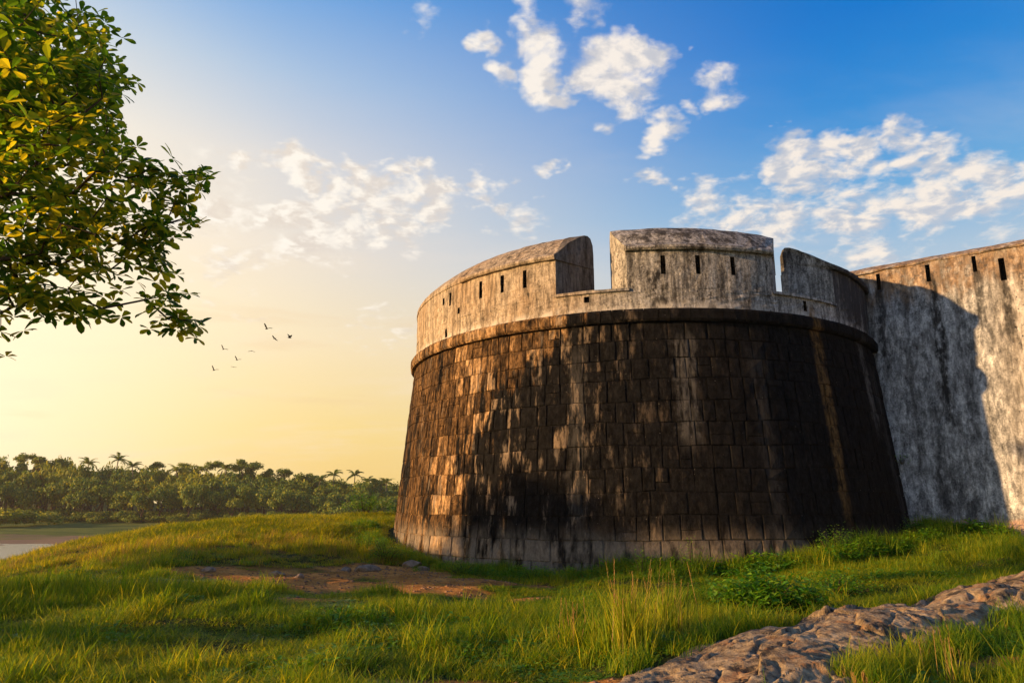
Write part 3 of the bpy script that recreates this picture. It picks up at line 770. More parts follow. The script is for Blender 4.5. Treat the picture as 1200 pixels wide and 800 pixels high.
    w.out(w.bsdf(c, .92, w.bump(w.add(f, w.mul(f2, .5)), 1.0, .05), spec=.12))
    tag(obj('rock_outcrop', V, F, m, None, True), 'long low cracked brown rock ledge running out of the grass, nearest thing to the viewer', 'rock')
rock()

def pebble_mesh(name, seed, m, flat=.6):
    import bmesh
    rg = prng(seed); bm = bmesh.new(); bmesh.ops.create_icosphere(bm, subdivisions=2, radius=1)
    pl = [(Vector((rg.uniform(-1, 1), rg.uniform(-1, 1), rg.uniform(-1, 1))).normalized(), rg.uniform(.55, .85)) for _ in range(9)]
    for v in bm.verts:
        for n, d in pl:
            t = v.co.dot(n)
            if t > d: v.co -= n * (t - d)
        v.co += Vector([rg.uniform(-.03, .03) for _ in range(3)]); v.co.z *= flat
    me = bpy.data.meshes.new(name); bm.to_mesh(me); bm.free(); me.materials.append(m); return me
M['pebble'] = mat_simple('stone_grey_brown', (.10, .07, .045), (.36, .27, .19), 9, .9, .8)
PEB = [pebble_mesh('loose_stone', 30 + i, M['pebble']) for i in range(5)]
def stones():
    spec = [(-4.05, 20.9, .40, .16, 'flat pale stone at the far edge of the dirt path, left of the bastion foot', 20),
            (-4.6, 20.5, .22, .10, 'small grey stone just left of the flat pale stone on the dirt path', 60),
            (-3.0, 22.3, .34, .16, 'low stone half buried beside the left foot of the bastion', 10),
            (-2.6, 21.7, .24, .13, 'rounded stone in the grass at the left foot of the bastion', 40),
            (-6.0, 19.0, .24, .12, 'dark stone in the middle of the orange dirt path', 0),
            (-5.2, 18.2, .17, .09, 'small brown stone near the middle of the dirt path', 80),
            (-7.6, 18.6, .20, .10, 'brown stone at the left part of the dirt path', 30),
            (-.35, 7.5, .055, .035, 'tiny pale stone on the bare earth at the bottom of the picture', 15)]
    for k, (x, y, s, h, lab, rz) in enumerate(spec):
        o = link('loose_stone', PEB[k % 5]); o.location = (x, y, gh(x, y) + h * .2); o.scale = (s, s * .7, h / .6); o.rotation_euler = (0, 0, R(rz)); tag(o, lab, 'stone', 'loose stones on the bare earth')
    # uncountable clods and grit
    rg = np.random.RandomState(4); V = []; F = []; base = [(np.array([v.co[:] for v in m.vertices]), [tuple(p.vertices) for p in m.polygons]) for m in PEB[:2]]
    import bmesh
    octa = np.array([(1, 0, 0), (0, 1, 0), (-1, 0, 0), (0, -1, 0), (0, 0, .7), (0, 0, -.7)], float); of = [(0, 1, 4), (1, 2, 4), (2, 3, 4), (3, 0, 4), (1, 0, 5), (2, 1, 5), (3, 2, 5), (0, 3, 5)]
    X = rg.uniform(-11, 7, 14000); Y = rg.uniform(6.5, 23, 14000); d = dirt(X, Y); ok = d > rg.rand(14000) * .9 + .2; X, Y = X[ok][:4200], Y[ok][:4200]; Z = ground_h(X, Y)
    for x, y, z in zip(X, Y, Z):
        s = .012 + .055 * rg.rand() ** 3; n = len(V)
        for q in octa: V.append((x + q[0] * s * rg.uniform(.6, 1.3), y + q[1] * s * rg.uniform(.6, 1.3), z + q[2] * s * .8))
        F += [tuple(i + n for i in t) for t in of]
    tag(obj('grit', V, np.array(F), M['soilclod']), 'loose clods and grit scattered on the orange dirt path', 'grit', kind='stuff')
M['soilclod'] = mat_simple('earth_clod', (.09, .045, .022), (.34, .20, .11), 6)
stones()

# ------------------------------------------------------------------ grass (instanced tufts)
def blade(V, F, x, y, h, w, yaw, lean, rg, seg=3):
    dx, dy = math.cos(yaw), math.sin(yaw); px, py = -dy, dx; n = len(V)
    for k in range(seg + 1):
        t = k / seg; ww = w * (1 - t ** 1.6) * .5; r = lean * h * t * t; z = h * (t - .18 * lean * t * t)
        cx, cy = x + dx * r, y + dy * r
        if k == seg: V.append((cx, cy, z))
        else: V.append((cx - px * ww, cy - py * ww, z)); V.append((cx + px * ww, cy + py * ww, z))
    for k in range(seg - 1): a = n + 2 * k; F.append((a, a + 1, a + 3, a + 2))
    a = n + 2 * (seg - 1); F.append((a, a + 1, a + 2))
def tuft(name, seed, nb, rad_, h0, h1, w, m, leanr=(.1, .9)):
    rg = prng(seed); V, F = [], []
    for _ in range(nb):
        r = rad_ * math.sqrt(rg.random()); a = rg.uniform(0, 6.283)
        blade(V, F, r * math.cos(a), r * math.sin(a), rg.uniform(h0, h1), w * rg.uniform(.7, 1.3), rg.uniform(0, 6.283), rg.uniform(*leanr), rg)
    return make_mesh(name, V, F, m)
def herb(name, seed, n, m, size=.05, rad_=.16, h=.16):
    rg = prng(seed); V, F = [], []
    for _ in range(n):
        r = rad_ * math.sqrt(rg.random()); a = rg.uniform(0, 6.283); x, y, z = r * math.cos(a), r * math.sin(a), h * rg.uniform(.15, 1) * (1 - .5 * (r / rad_) ** 2)
        leaf_quad(V, F, Vector((x, y, z)), rg.uniform(0, 6.283), rg.uniform(-.3, .8), size * rg.uniform(.6, 1.3), rg)
    return make_mesh(name, V, F, m)
def leaf_quad(V, F, p, yaw, pitch, L, rg, wd=.5):
    d = Vector((math.cos(yaw) * math.cos(pitch), math.sin(yaw) * math.cos(pitch), math.sin(pitch)))
    s = Vector((-math.sin(yaw), math.cos(yaw), 0)); s = (s + Vector((0, 0, rg.uniform(-.5, .5)))).normalized(); up = d.cross(s).normalized(); n = len(V)
    for q in (p, p + d * L * .5 + s * L * wd * .5 + up * L * .06, p + d * L - Vector((0, 0, L * .12)), p + d * L * .5 - s * L * wd * .5 + up * L * .06): V.append(tuple(q))
    F.append((n, n + 1, n + 2, n + 3))

def scatter(name, pts, rots, scls, idx, sources, label, cat):
    """one object: instances of the source meshes on the points through geometry nodes"""
    me = bpy.data.meshes.new(name); me.vertices.add(len(pts)); me.vertices.foreach_set('co', np.asarray(pts, np.float32).ravel())
    for nm, arr, ty in (('rot', rots, 'FLOAT_VECTOR'), ('scl', scls, 'FLOAT_VECTOR'), ('idx', idx, 'INT')):
        at = me.attributes.new(nm, ty, 'POINT')
        at.data.foreach_set('vector' if ty == 'FLOAT_VECTOR' else 'value', np.asarray(arr, np.float32 if ty != 'INT' else np.int32).ravel())
    o = link(name, me)
    src = bpy.data.collections.new(name + '_sources')
    for i, s in enumerate(sources): src.objects.link(bpy.data.objects.new('%s_%02d' % (s.name, i), s))
    ng = bpy.data.node_groups.new(name, 'GeometryNodeTree')
    ng.interface.new_socket('Geometry', in_out='INPUT', socket_type='NodeSocketGeometry'); ng.interface.new_socket('Geometry', in_out='OUTPUT', socket_type='NodeSocketGeometry')
    N = ng.nodes; L = ng.links; gi = N.new('NodeGroupInput'); go = N.new('NodeGroupOutput')
    ci = N.new('GeometryNodeCollectionInfo'); ci.inputs[0].default_value = src; ci.inputs['Separate Children'].default_value = True; ci.inputs['Reset Children'].default_value = True
    ip = N.new('GeometryNodeInstanceOnPoints'); ip.inputs['Pick Instance'].default_value = True
    L.new(gi.outputs[0], ip.inputs['Points']); L.new(ci.outputs[0], ip.inputs['Instance'])
    for nm, ty, sk in (('rot', 'FLOAT_VECTOR', 'Rotation'), ('scl', 'FLOAT_VECTOR', 'Scale'), ('idx', 'INT', 'Instance Index')):
        na = N.new('GeometryNodeInputNamedAttribute'); na.data_type = ty; na.inputs[0].default_value = nm; L.new(na.outputs[0], ip.inputs[sk])
    L.new(ip.outputs[0], go.inputs[0])
    md = o.modifiers.new('scatter', 'NODES'); md.node_group = ng
    return tag(o, label, cat, kind='stuff')

HUMPS = [(-7.5, 24.0, 4.2, 1.6, 1.0), (-3.0, 25.8, 1.4, 1.6, .6), (-8.2, 12.3, 3.4, 1.5, 1.0), (-4.5, 10.9, 2.2, 1.0, .5), (-10.5, 22.4, 2.5, 1.2, .5), (0, 11.0, 2.5, 1.6, .35), (5.5, 7.2, 2.2, 1.1, 1.1), (1.5, 9.3, 1.6, 1.0, .5), (9, 18.2, 3, 1.2, .4), (8, 10, 3, 1.0, .9)]
def grass_height(x, y):
    h = .58 + fbm(x / 1.3, y / 1.3, 3, 33) * 2.3
    for cx, cy, rx, ry, a in HUMPS: h = h + a * np.exp(-((x - cx) / rx) ** 2 - ((y - cy) / ry) ** 2)
    return np.clip(h, .22, 2.2)
def grass():
    src = [tuft('grass_tuft', 100 + i, 46, .17, .05, .21, .0075, M['grass'], (.2, 1.3)) for i in range(5)] + \
          [tuft('grass_tuft', 110 + i, 34, .15, .10, .30, .0085, M['grass'], (.1, .9)) for i in range(3)] + \
          [herb('herb_tuft', 120 + i, 46, M['lush'], .05, .17, .13) for i in range(2)] + \
          [tuft('straw_tuft', 130, 16, .12, .08, .30, .006, M['straw'], (.2, 1.0))] + [tuft('mound_tuft', 135 + i, 46, .18, .06, .24, .010, M['mound_grass'], (.2, 1.1)) for i in range(2)]
    srcf = [tuft('grass_tuft_far', 140 + i, 60, .34, .08, .30, .022, M['mound_grass'], (.2, 1.2)) for i in range(4)]
    rg = np.random.RandomState(12)
    def pts(n, y0, y1, power):
        y = y0 + (y1 - y0) * rg.rand(n) ** power
        hw = y * .80 + 2.5
        x = (rg.rand(n) * 2 - 1) * hw
        return x, y
    # near band, density falling with distance
    X, Y = pts(64000, 4.6, 30, 1.15)
    tr = np.hypot(X - CX, Y - CY); d = dirt(X, Y)
    s_w = (X - WJ.x) * WN.x + (Y - WJ.y) * WN.y
    ok = (tr > 10.35) & (rg.rand(len(X)) > d * 1.04 - .015) & ~in_rock(X, Y) & ~((s_w < .75) & (X > 12))
    ok &= (fbm(X / .5, Y / .5, 3, 44) + .5 > .29)
    X, Y, d = X[ok], Y[ok], d[ok]; Z = ground_h(X, Y) - .01
    H = grass_height(X, Y) * (1 - .55 * np.clip(d * 1.5, 0, 1)); n = len(X)
    idx = rg.randint(0, 5, n); tall = H > .95; idx[tall] = rg.randint(5, 8, tall.sum())
    yel = rg.rand(n) < sstep(Y, 17, 23) * (X < 3) * .85; idx[yel] = 11 + rg.randint(0, 2, yel.sum())
    q = rg.rand(n); q = np.where(yel, .8, q); hb = fbm(X / 1.3, Y / 1.3, 3, 55); idx[(q < .5) & (hb > .05)] = 8; idx[(q < .2) & (hb > .0)] = 9; idx[(q > .965)] = 10
    rot = np.c_[rg.uniform(-.15, .15, n), rg.uniform(-.15, .15, n), rg.uniform(0, 6.28, n)]
    k = rg.uniform(.6, 1.2, n) + .7 * (rg.rand(n) > .93); scl = np.c_[k * 1.05, k * 1.05, k * H * .85]
    scatter('grass', np.c_[X, Y, Z], rot, scl, idx, src, 'short tangled green and yellow grass covering the near ground', 'grass')
    X, Y = pts(26000, 26, 50, .9)
    tr = np.hypot(X - CX, Y - CY); ok = (tr > 10.4) & (X < 6) & (Y < 46); X, Y = X[ok], Y[ok]; Z = ground_h(X, Y) - .02; n = len(X)
    H = np.clip(.85 + fbm(X / 2.5, Y / 2.5, 3, 34) * 1.6, .3, 2)
    rot = np.c_[rg.uniform(-.1, .1, n), rg.uniform(-.1, .1, n), rg.uniform(0, 6.28, n)]; k = rg.uniform(.8, 1.3, n)
    scatter('grass', np.c_[X, Y, Z], rot, np.c_[k, k, k * H], rg.randint(0, 4, n), srcf, 'sunlit yellow green grass on the mound behind the dirt path', 'grass')
grass()
def foot_weeds():
    rg = np.random.RandomState(21); src = [herb('weed', 150 + i, 70, M['lush'], .08, .20, .26) for i in range(3)] + [tuft('grass_tuft_tall', 160 + i, 40, .16, .16, .46, .010, M['grass'], (.1, .8)) for i in range(2)]
    n = 2600; ph = R(1) * rg.uniform(-85, 58, n); rr = 10.62 + np.abs(rg.normal(0, .45, n)); x = CX + rr * np.sin(ph); y = CY - rr * np.cos(ph)
    s_ = rg.uniform(.6, 11, 500); t_ = 1.02 + np.abs(rg.normal(0, .5, 500)); x = np.r_[x, WJ.x + WD.x * s_ + WN.x * t_]; y = np.r_[y, WJ.y + WD.y * s_ + WN.y * t_]
    ok = (fbm(x / .9, y / .9, 3, 66) + .5 > .40) & (np.hypot(x - CX, y - CY) > 10.5) & ((x - WJ.x) * WN.x + (y - WJ.y) * WN.y > (.95 if 0 else -50)); x, y = x[ok], y[ok]; n = len(x); z = ground_h(x, y) - .02
    k = rg.uniform(.6, 1.6, n) * np.where(x < 2.5, .62, 1) * (.75 + 1.2 * np.clip(fbm(x / 1.6, y / 1.6, 2, 67) + .35, 0, 1))
    idx = rg.randint(0, 5, n)
    scatter('weeds', np.c_[x, y, z], np.c_[np.zeros(n), np.zeros(n), rg.uniform(0, 6.28, n)], np.c_[k, k, k], idx, src, 'leafy green weeds crowding the foot of the bastion and the grey wall', 'weeds')
foot_weeds()

def rock_edge_grass():
    rg = np.random.RandomState(31); src = [tuft('grass_tuft_edge', 170 + i, 34, .13, .08, .26, .009, M['grass'], (.2, 1.0)) for i in range(2)] + [tuft('straw_tuft_edge', 175, 14, .08, .06, .18, .006, M['straw'], (.2, 1.0))]
    n = 1500; u = rg.rand(n); v = np.where(rg.rand(n) < .6, -.06 + .16 * rg.rand(n) ** 2, 1.04 - .10 * rg.rand(n) ** 2); x, y, h = rock_at(u, v); ok = fbm(x / .5, y / .5, 3, 88) > -.06; x, y, v, h = x[ok], y[ok], v[ok], h[ok]; n = len(x)
    z = ground_h(x, y) + h * .5 * np.clip(np.minimum(v, 1 - v) / .12, 0, 1) * .55; k = rg.uniform(.6, 1.5, n)
    scatter('grass', np.c_[x, y, z], np.c_[rg.uniform(-.3, .3, n), rg.uniform(-.3, .3, n), rg.uniform(0, 6.28, n)], np.c_[k, k, k], np.where(rg.rand(n) < .12, 2, rg.randint(0, 2, n)), src, 'ragged grass leaning over the edges of the rock ledge', 'grass')
rock_edge_grass()

# ------------------------------------------------------------------ herbaceous plants as things
def stem(V, F, p0, p1, r0, r1, k=4):
    d = (p1 - p0).normalized(); a = d.orthogonal().normalized(); b = d.cross(a); n = len(V)
    for p, r in ((p0, r0), (p1, r1)):
        for i in range(k):
            t = 6.283 * i / k; V.append(tuple(p + a * math.cos(t) * r + b * math.sin(t) * r))
    for i in range(k): F.append((n + i, n + (i + 1) % k, n + k + (i + 1) % k, n + k + i))
def bush(name, x, y, rx, ry, h, nl, L, seed, label, cat, group, m='lush', stems=14, open_=0.0):
    root = empty(name, (x, y, gh(x, y) - .03), label, cat, group); rg = prng(seed); V, F, SV, SF = [], [], [], []
    tips = []
    for _ in range(stems):
        a = rg.uniform(0, 6.283); r = math.sqrt(rg.random()); top = Vector((rx * r * math.cos(a), ry * r * math.sin(a), h * (1 - .55 * r * r) * rg.uniform(.75, 1.12)))
        p = Vector((top.x * .25, top.y * .25, 0)); mid = p.lerp(top, .5) + Vector((rg.uniform(-.05, .05), rg.uniform(-.05, .05), .06 * h))
        stem(SV, SF, p, mid, .012, .008); stem(SV, SF, mid, top, .008, .003)
        tips.append((p, mid, top))
    for k in range(nl):
        p, mid, top = tips[k % len(tips)]; t = rg.uniform(.25 if open_ else .3, 1.03)
        q = (p.lerp(mid, t * 2) if t < .5 else mid.lerp(top, t * 2 - 1)) + Vector([rg.gauss(0, 1) for _ in range(3)]) * (.09 * (1 - open_) + .02)
        q.z = max(q.z, .03); leaf_quad(V, F, q, rg.uniform(0, 6.283), rg.uniform(-.5, .7), L * rg.uniform(.6, 1.25), rg, .55)
    link('stem', make_mesh('stem', SV, SF, M['bark']), root)['kind'] = 'stuff'; link('foliage', make_mesh('foliage', V, F, M[m]), root)['kind'] = 'stuff'
    return root
bush('leafy_bush', 3.75, 11.2, .95, .50, .60, 3000, .105, 1, 'bright green broad leaved bush beside the rock ledge, right of the tall yellow grass', 'bush', None, stems=40)
bush('leafy_bush', 5.9, 13.6, .7, .5, .42, 1400, .07, 2, 'low green bush behind the middle of the rock ledge', 'bush', None, stems=26)
bush('twiggy_shrub', 4.6, 19.15, .55, .4, 1.05, 420, .06, 3, 'thin twiggy shrub standing against the dark middle of the bastion', 'shrub', None, stems=18, open_=.6)
bush('twiggy_shrub', 3.35, 18.9, .4, .35, .8, 260, .055, 4, 'smaller twiggy shrub just left of the other twiggy one before the bastion', 'shrub', None, stems=12, open_=.6)
bush('green_shrub', 8.9, 20.2, .85, .45, .85, 2200, .06, 5, 'rounded dark green shrub at the bastion foot below the ochre stain', 'shrub', None, stems=30)
bush('green_shrub', -3.9, 22.9, .7, .6, .72, 1800, .06, 6, 'yellow green shrub at the left foot of the bastion beside the dirt path', 'shrub', None, stems=30)
bush('green_shrub', -4.9, 24.6, .7, .6, .65, 1400, .06, 16, 'lower shrub on the grass just left of the one at the bastion foot', 'shrub', None, stems=26)
bush('green_shrub', -7.3, 36.2, 1.3, .8, 1.1, 1600, .10, 7, 'bushy shrub on the crest of the mound before the far wood', 'shrub', None, stems=30)
bush('green_shrub', -5.6, 37.2, 1.0, .8, .8, 1000, .10, 17, 'small shrub on the mound crest nearest to the bastion edge', 'shrub', None, stems=24)
bush('green_shrub', 12.4, 22.4, .6, .35, .62, 1100, .055, 8, 'green shrub where the bastion meets the grey wall', 'shrub', None, stems=24)
bush('green_shrub', 14.6, 22.2, .5, .3, .42, 800, .05, 9, 'low green shrub at the foot of the grey wall in its shade', 'shrub', None, stems=20)
bush('green_shrub', 6.7, 20.0, .6, .35, .40, 800, .055, 10, 'low shrub at the bastion foot right of the twiggy pair', 'shrub', None, stems=20)
bush('green_shrub', .6, 20.0, .5, .3, .34, 700, .05, 13, 'small low shrub on the grass strip below the dark blotch of the bastion', 'shrub', None, stems=18)
bush('green_shrub', -1.4, 20.9, .55, .35, .40, 800, .05, 14, 'low sunlit shrub at the scoured left courses of the bastion', 'shrub', None, stems=18)
wp = bush('wall_plant', 13.15, 24.2, .14, .12, .34, 90, .06, 11, 'small plant rooted high in the joint between bastion and grey wall', 'plant', None, stems=7)
wp.location = (13.18, 24.35, 3.0)

def reed(name, x, y, r, n, h0, h1, seed, label, dry=.25, wd=.011):
    root = empty(name, (x, y, gh(x, y) - .02), label, 'grass clump', 'tall grass clumps'); rg = prng(seed); V, F, V2, F2 = [], [], [], []
    for _ in range(n):
        q = r * abs(rg.gauss(0, .5)); a = rg.uniform(0, 6.283)
        blade(V, F, q * math.cos(a), q * math.sin(a) * .6, rg.uniform(h0, h1) * (1 - .4 * min(q / r, 1)), wd * rg.uniform(.6, 1.3), a + rg.gauss(0, .8), rg.uniform(.02, .55), rg, 5)
    for _ in range(int(n * dry)):
        q = r * abs(rg.gauss(0, .55)); a = rg.uniform(0, 6.283); p = Vector((q * math.cos(a), q * math.sin(a) * .6, 0)); hh = rg.uniform(h0, h1) * 1.05
        top = p + Vector((rg.uniform(-.22, .22), rg.uniform(-.15, .15), 1)) * hh; stem(V2, F2, p, top, .004, .002, 3)
        for k in range(14):
            t = .72 + .28 * k / 14; leaf_quad(V2, F2, p.lerp(top, t), rg.uniform(0, 6.283), 1.2, .035, rg, .3)
    link('blades', make_mesh('blades', V, F, M['reed']), root)['kind'] = 'stuff'; link('dry_stalks', make_mesh('dry_stalks', V2, F2, M['straw']), root)['kind'] = 'stuff'
M['reed'] = mat_leaf('tall_grass_blade', [(.13, .22, .012), (.27, .34, .02), (.46, .42, .04)], .5, .9, .5, 1.7, .2)
reed('tall_grass', 1.30, 8.55, .46, 420, .35, 1.05, 1, 'tallest clump of yellow lit grass left of the rock ledge', .05, .017)
reed('tall_grass', 1.95, 9.6, .55, 260, .30, .90, 2, 'thinner tall grass just behind the tallest clump', .08, .015)
reed('tall_grass', .75, 9.1, .35, 70, .25, .62, 3, 'shorter paler grass left of the tallest clump', .25)
reed('tall_grass', 4.15, 7.15, .30, 90, .25, .55, 4, 'upright grass growing in front of the rock ledge near its middle', .1)
reed('tall_grass', 5.3, 7.1, .55, 260, .25, .52, 5, 'dense dark green grass in the bottom right corner before the ledge', .03)
reed('tall_grass', 2.9, 6.35, .16, 26, .12, .30, 6, 'small dry reddish tuft against the near face of the rock ledge', .8)

# ------------------------------------------------------------------ branching trees
def grow(attract, trunk, seed):
    """connect attraction points to a skeleton, nearest first"""
    rg = np.random.RandomState(seed); P = [np.array(t, float) for t in trunk]; par = [-1] + list(range(len(trunk) - 1))
    A = np.array(attract); base = P[-1]; A = A[np.argsort(np.linalg.norm(A - base, axis=1))]
    pos = np.zeros((len(P) + len(A) * 6, 3)); n = len(P); pos[:n] = P; dist_ = list(np.cumsum([0] + [np.linalg.norm(P[i + 1] - P[i]) for i in range(n - 1)]))
    tips = []
    for a in A:
        d = np.linalg.norm(pos[:n] - a, axis=1) + .22 * np.array(dist_[:n])
        d[:len(trunk) - 2] += 50
        k = int(np.argmin(d)); L = np.linalg.norm(a - pos[k]); m = max(1, min(5, int(L / .45)))
        prev = k; start = pos[k].copy()
        for j in range(1, m + 1):
            t = j / m; q = start + (a - start) * t; q = q + (rg.rand(3) - .5) * .10 * L * (1 - t) + np.array([0, 0, .10 * L * math.sin(math.pi * t)])
            pos[n] = q; par.append(prev); dist_.append(dist_[prev] + L / m); prev = n; n += 1
            if n >= len(pos): break
        tips.append(n - 1)
    cnt = np.zeros(n)
    for t in range(n - 1, 0, -1): cnt[t] += 1; cnt[par[t]] += cnt[t]
    return pos[:n], par, cnt, tips
def tube_mesh(name, pos, par, rad_, m, sel):
    V, F = [], []
    for i in sel:
        p = par[i]
        if p < 0: continue
        a, b = Vector(pos[p]), Vector(pos[i])
        if (b - a).length < 1e-4: continue
        stem(V, F, a, b + (b - a).normalized() * rad_[i] * .3, rad_[p] if rad_[p] < rad_[i] * 1.8 else rad_[i] * 1.15, rad_[i], 6 if rad_[i] > .03 else 4)
    return make_mesh(name, V, F, m, True)
def rosette(name, seed, n, L, m):
    rg = prng(seed); V, F = [], []
    for k in range(n):
        yaw = 6.283 * k / n + rg.uniform(-.35, .35); pit = rg.uniform(-.45, .75); l = L * rg.uniform(.7, 1.15); wd = l * .24
        d = Vector((math.cos(yaw) * math.cos(pit), math.sin(yaw) * math.cos(pit), math.sin(pit))); s = Vector((-math.sin(yaw), math.cos(yaw), rg.uniform(-.4, .4))).normalized(); up = d.cross(s)
        c0 = d * .015; b = len(V); fold = .22
        for t, ww in ((0, .12), (.35, .62), (.68, 1.0), (.9, .72)):
            cen = c0 + d * l * t + up * (-.16 * l * t * t)
            V += [tuple(cen + s * wd * ww + up * wd * fold * ww), tuple(cen), tuple(cen - s * wd * ww + up * wd * fold * ww)]
        V.append(tuple(c0 + d * l * 1.02 - up * .17 * l))
        for q in range(3):
            o = b + q * 3; F += [(o, o + 1, o + 4, o + 3), (o + 1, o + 2, o + 5, o + 4)]
        o = b + 9; F += [(o, o + 1, o + 3), (o + 1, o + 2, o + 3)]
    return make_mesh(name, V, F, m, False)
ROS = [rosette('leaf_cluster', 200 + i, 6 + i % 3, .135, M['tree_leaf']) for i in range(6)]
ROSG = [(np.array([v.co[:] for v in me.vertices]), [tuple(p.vertices) for p in me.polygons]) for me in ROS]

def leafy_tree(name, base, trunk, lobes, nattr, label, seed, nparts, per_tip, spread, lscale=1.0, boost=1.0):
    root = empty(name, base, label, 'tree'); rg = np.random.RandomState(seed); B = np.array(base)
    att = []; wts = np.array([l[3] * l[4] * l[5] for l in lobes]); wts = wts ** .8; wts[1:6] *= boost; wts[11:] *= boost; wts /= wts.sum()
    while len(att) < nattr:
        l = lobes[rg.choice(len(lobes), p=wts)]; v = rg.normal(size=3); v /= np.linalg.norm(v); r = rg.rand() ** (1 / 2.2)
        att.append(np.array(l[:3]) + v * r * np.array(l[3:6]))
    pos, par, cnt, tips = grow(att, trunk, seed)
    rad_ = .0055 * np.maximum(cnt, .4) ** .47; rad_ = np.minimum(rad_, .30); pos = pos - B
    big = [i for i in range(1, len(pos)) if rad_[i] > .03]; sm = [i for i in range(1, len(pos)) if rad_[i] <= .03]
    link('trunk', tube_mesh('trunk', pos, par, rad_, M['bark'], big), root)
    link('twigs', tube_mesh('twigs', pos, par, rad_, M['bark'], sm), root)['kind'] = 'stuff'
    # leaf clusters at and before each tip
    T_ = []
    for i in range(len(pos)):
        if rad_[i] < .022:
            k = per_tip if i in set(()) else per_tip
            for _ in range(k):
                j = par[i]; t = rg.rand(); p = pos[i] * t + pos[j] * (1 - t) + rg.normal(size=3) * spread
                T_.append(p)
    T_ += [pos[t] for t in tips]
    T_ = np.array(T_); T_ = T_[(T_ + B)[:, 1] > (8.0 if nparts else -99)] if nparts else T_; Wp = T_ + B
    fy = Wp[:, 1]; vis = (fy > 1) & (np.abs(Wp[:, 0]) < fy * .76)
    dcam = np.linalg.norm(Wp - np.array([0, 0, 1.7]), axis=1)
    # the clusters that show largest: outline ones first
    score = dcam + np.where(vis, 0, 1e3)
    if nparts:
        px = Wp[:, 0] / fy; pz = (Wp[:, 2] - 1.7) / fy
        key = np.round(px * 28).astype(int) * 1000 + np.round(pz * 28).astype(int); _, inv, c = np.unique(key, return_inverse=True, return_counts=True)
        score = score + c[inv] * .12
    order = np.argsort(score); V, F = [], []; nv = 0; Vs = []
    for q, i in enumerate(order):
        k = rg.randint(len(ROS)); s = lscale * rg.uniform(.75, 1.2); yaw = rg.uniform(0, 6.283); tx, ty = rg.uniform(-.5, .5, 2)
        if q < nparts and vis[i]:
            o = link('leaf_cluster', ROS[k], root); o.location = T_[i]; o.rotation_euler = (tx, ty, yaw); o.scale = (s, s, s)
        else:
            Mx = np.array(Matrix.Rotation(yaw, 3, 'Z') @ Matrix.Rotation(ty, 3, 'Y') @ Matrix.Rotation(tx, 3, 'X')); g, f = ROSG[k]
            Vs.append((g @ Mx.T) * s + T_[i]); F.append((f, nv)); nv += len(g)
    V = np.vstack(Vs); FF = []
    for f, n0 in F: FF += [(q[0] + n0, q[1] + n0, q[2] + n0) if len(q) == 3 else (q[0] + n0, q[1] + n0, q[2] + n0, q[3] + n0) for q in f]
    o = link('foliage', make_mesh('foliage', V, FF, M['tree_leaf']), root); tag(o, kind='stuff')
    print(name, 'clusters', len(T_), 'faces', len(FF))
    return root
LOBES = [(-8.2, 9.6, 8.2, 1.9, 2.0, 2.6), (-6.9, 9.3, 6.6, 1.5, 1.6, 2.3), (-5.8, 9.6, 5.4, 1.35, 1.1, .75), (-5.2, 9.9, 6.25, 1.0, .8, .62), (-7.3, 9.2, 4.55, 2.0, 1.3, .68), (-4.9, 9.8, 4.35, .6, .5, .35), (-6.6, 9.5, 8.9, .6, .6, .6), (-4.9, 9.9, 5.1, .62, .5, .45),
         (-6.3, 9.4, 7.4, .65, .6, .6), (-9.5, 8.5, 5.6, 2.5, 2, 1.4), (-12, 9, 7.5, 3.4, 3.0, 2.8), (-13.5, 11, 9.5, 3.5, 3, 2.5), (-10, 11.5, 9.0, 3, 2.6, 2.2)]
leafy_tree('almond_tree', (-13.2, 9.6, -.3), [(-13.2, 9.6, -.3), (-13.0, 9.6, 1.5), (-12.6, 9.6, 3.2), (-11.8, 9.6, 4.6), (-10.5, 9.5, 5.4)], LOBES, 1800,
           'backlit spreading tree whose leafy boughs reach in from the left', 5, 290, 2, .15, 1.45, 2.4)
leafy_tree('shade_tree', (-23.5, 14.4, -.4), [(-23.5, 14.4, -.4), (-23.4, 14.4, 1.2), (-23.2, 14.5, 2.6), (-23.0, 14.6, 3.6)],
           [(-23, 14.7, 5.4, 2.6, 2.6, 1.9), (-22.2, 13.0, 4.4, 2.0, 2.0, 1.3), (-23.6, 16.3, 4.0, 1.8, 1.8, 1.4), (-21.5, 15.4, 3.3, 1.4, 1.6, .9)], 420,
           'rounded tree on the left beyond the picture edge whose shadow darkens the bastion', 9, 0, 3, .22, 2.2)

for (x, y, h, r, lab, sd) in [(-15.5, 10.6, 3.7, 1.5, 'tall unseen bush added behind the overhanging tree to shade the foreground', 21), (-14.6, 6.6, 2.9, 1.2, 'unseen bush added under the overhanging tree for foreground shade, nearer to the viewer', 22), (-18.5, 12.2, 3.2, 1.4, 'unseen bush added farther left behind the overhanging tree for foreground shade', 23)]:
    bush('shade_bush', x, y, r, r * .8, h, 6000, .22, sd, lab, 'bush', None, stems=80)  # unseen bushes put in to cast shade over the foreground

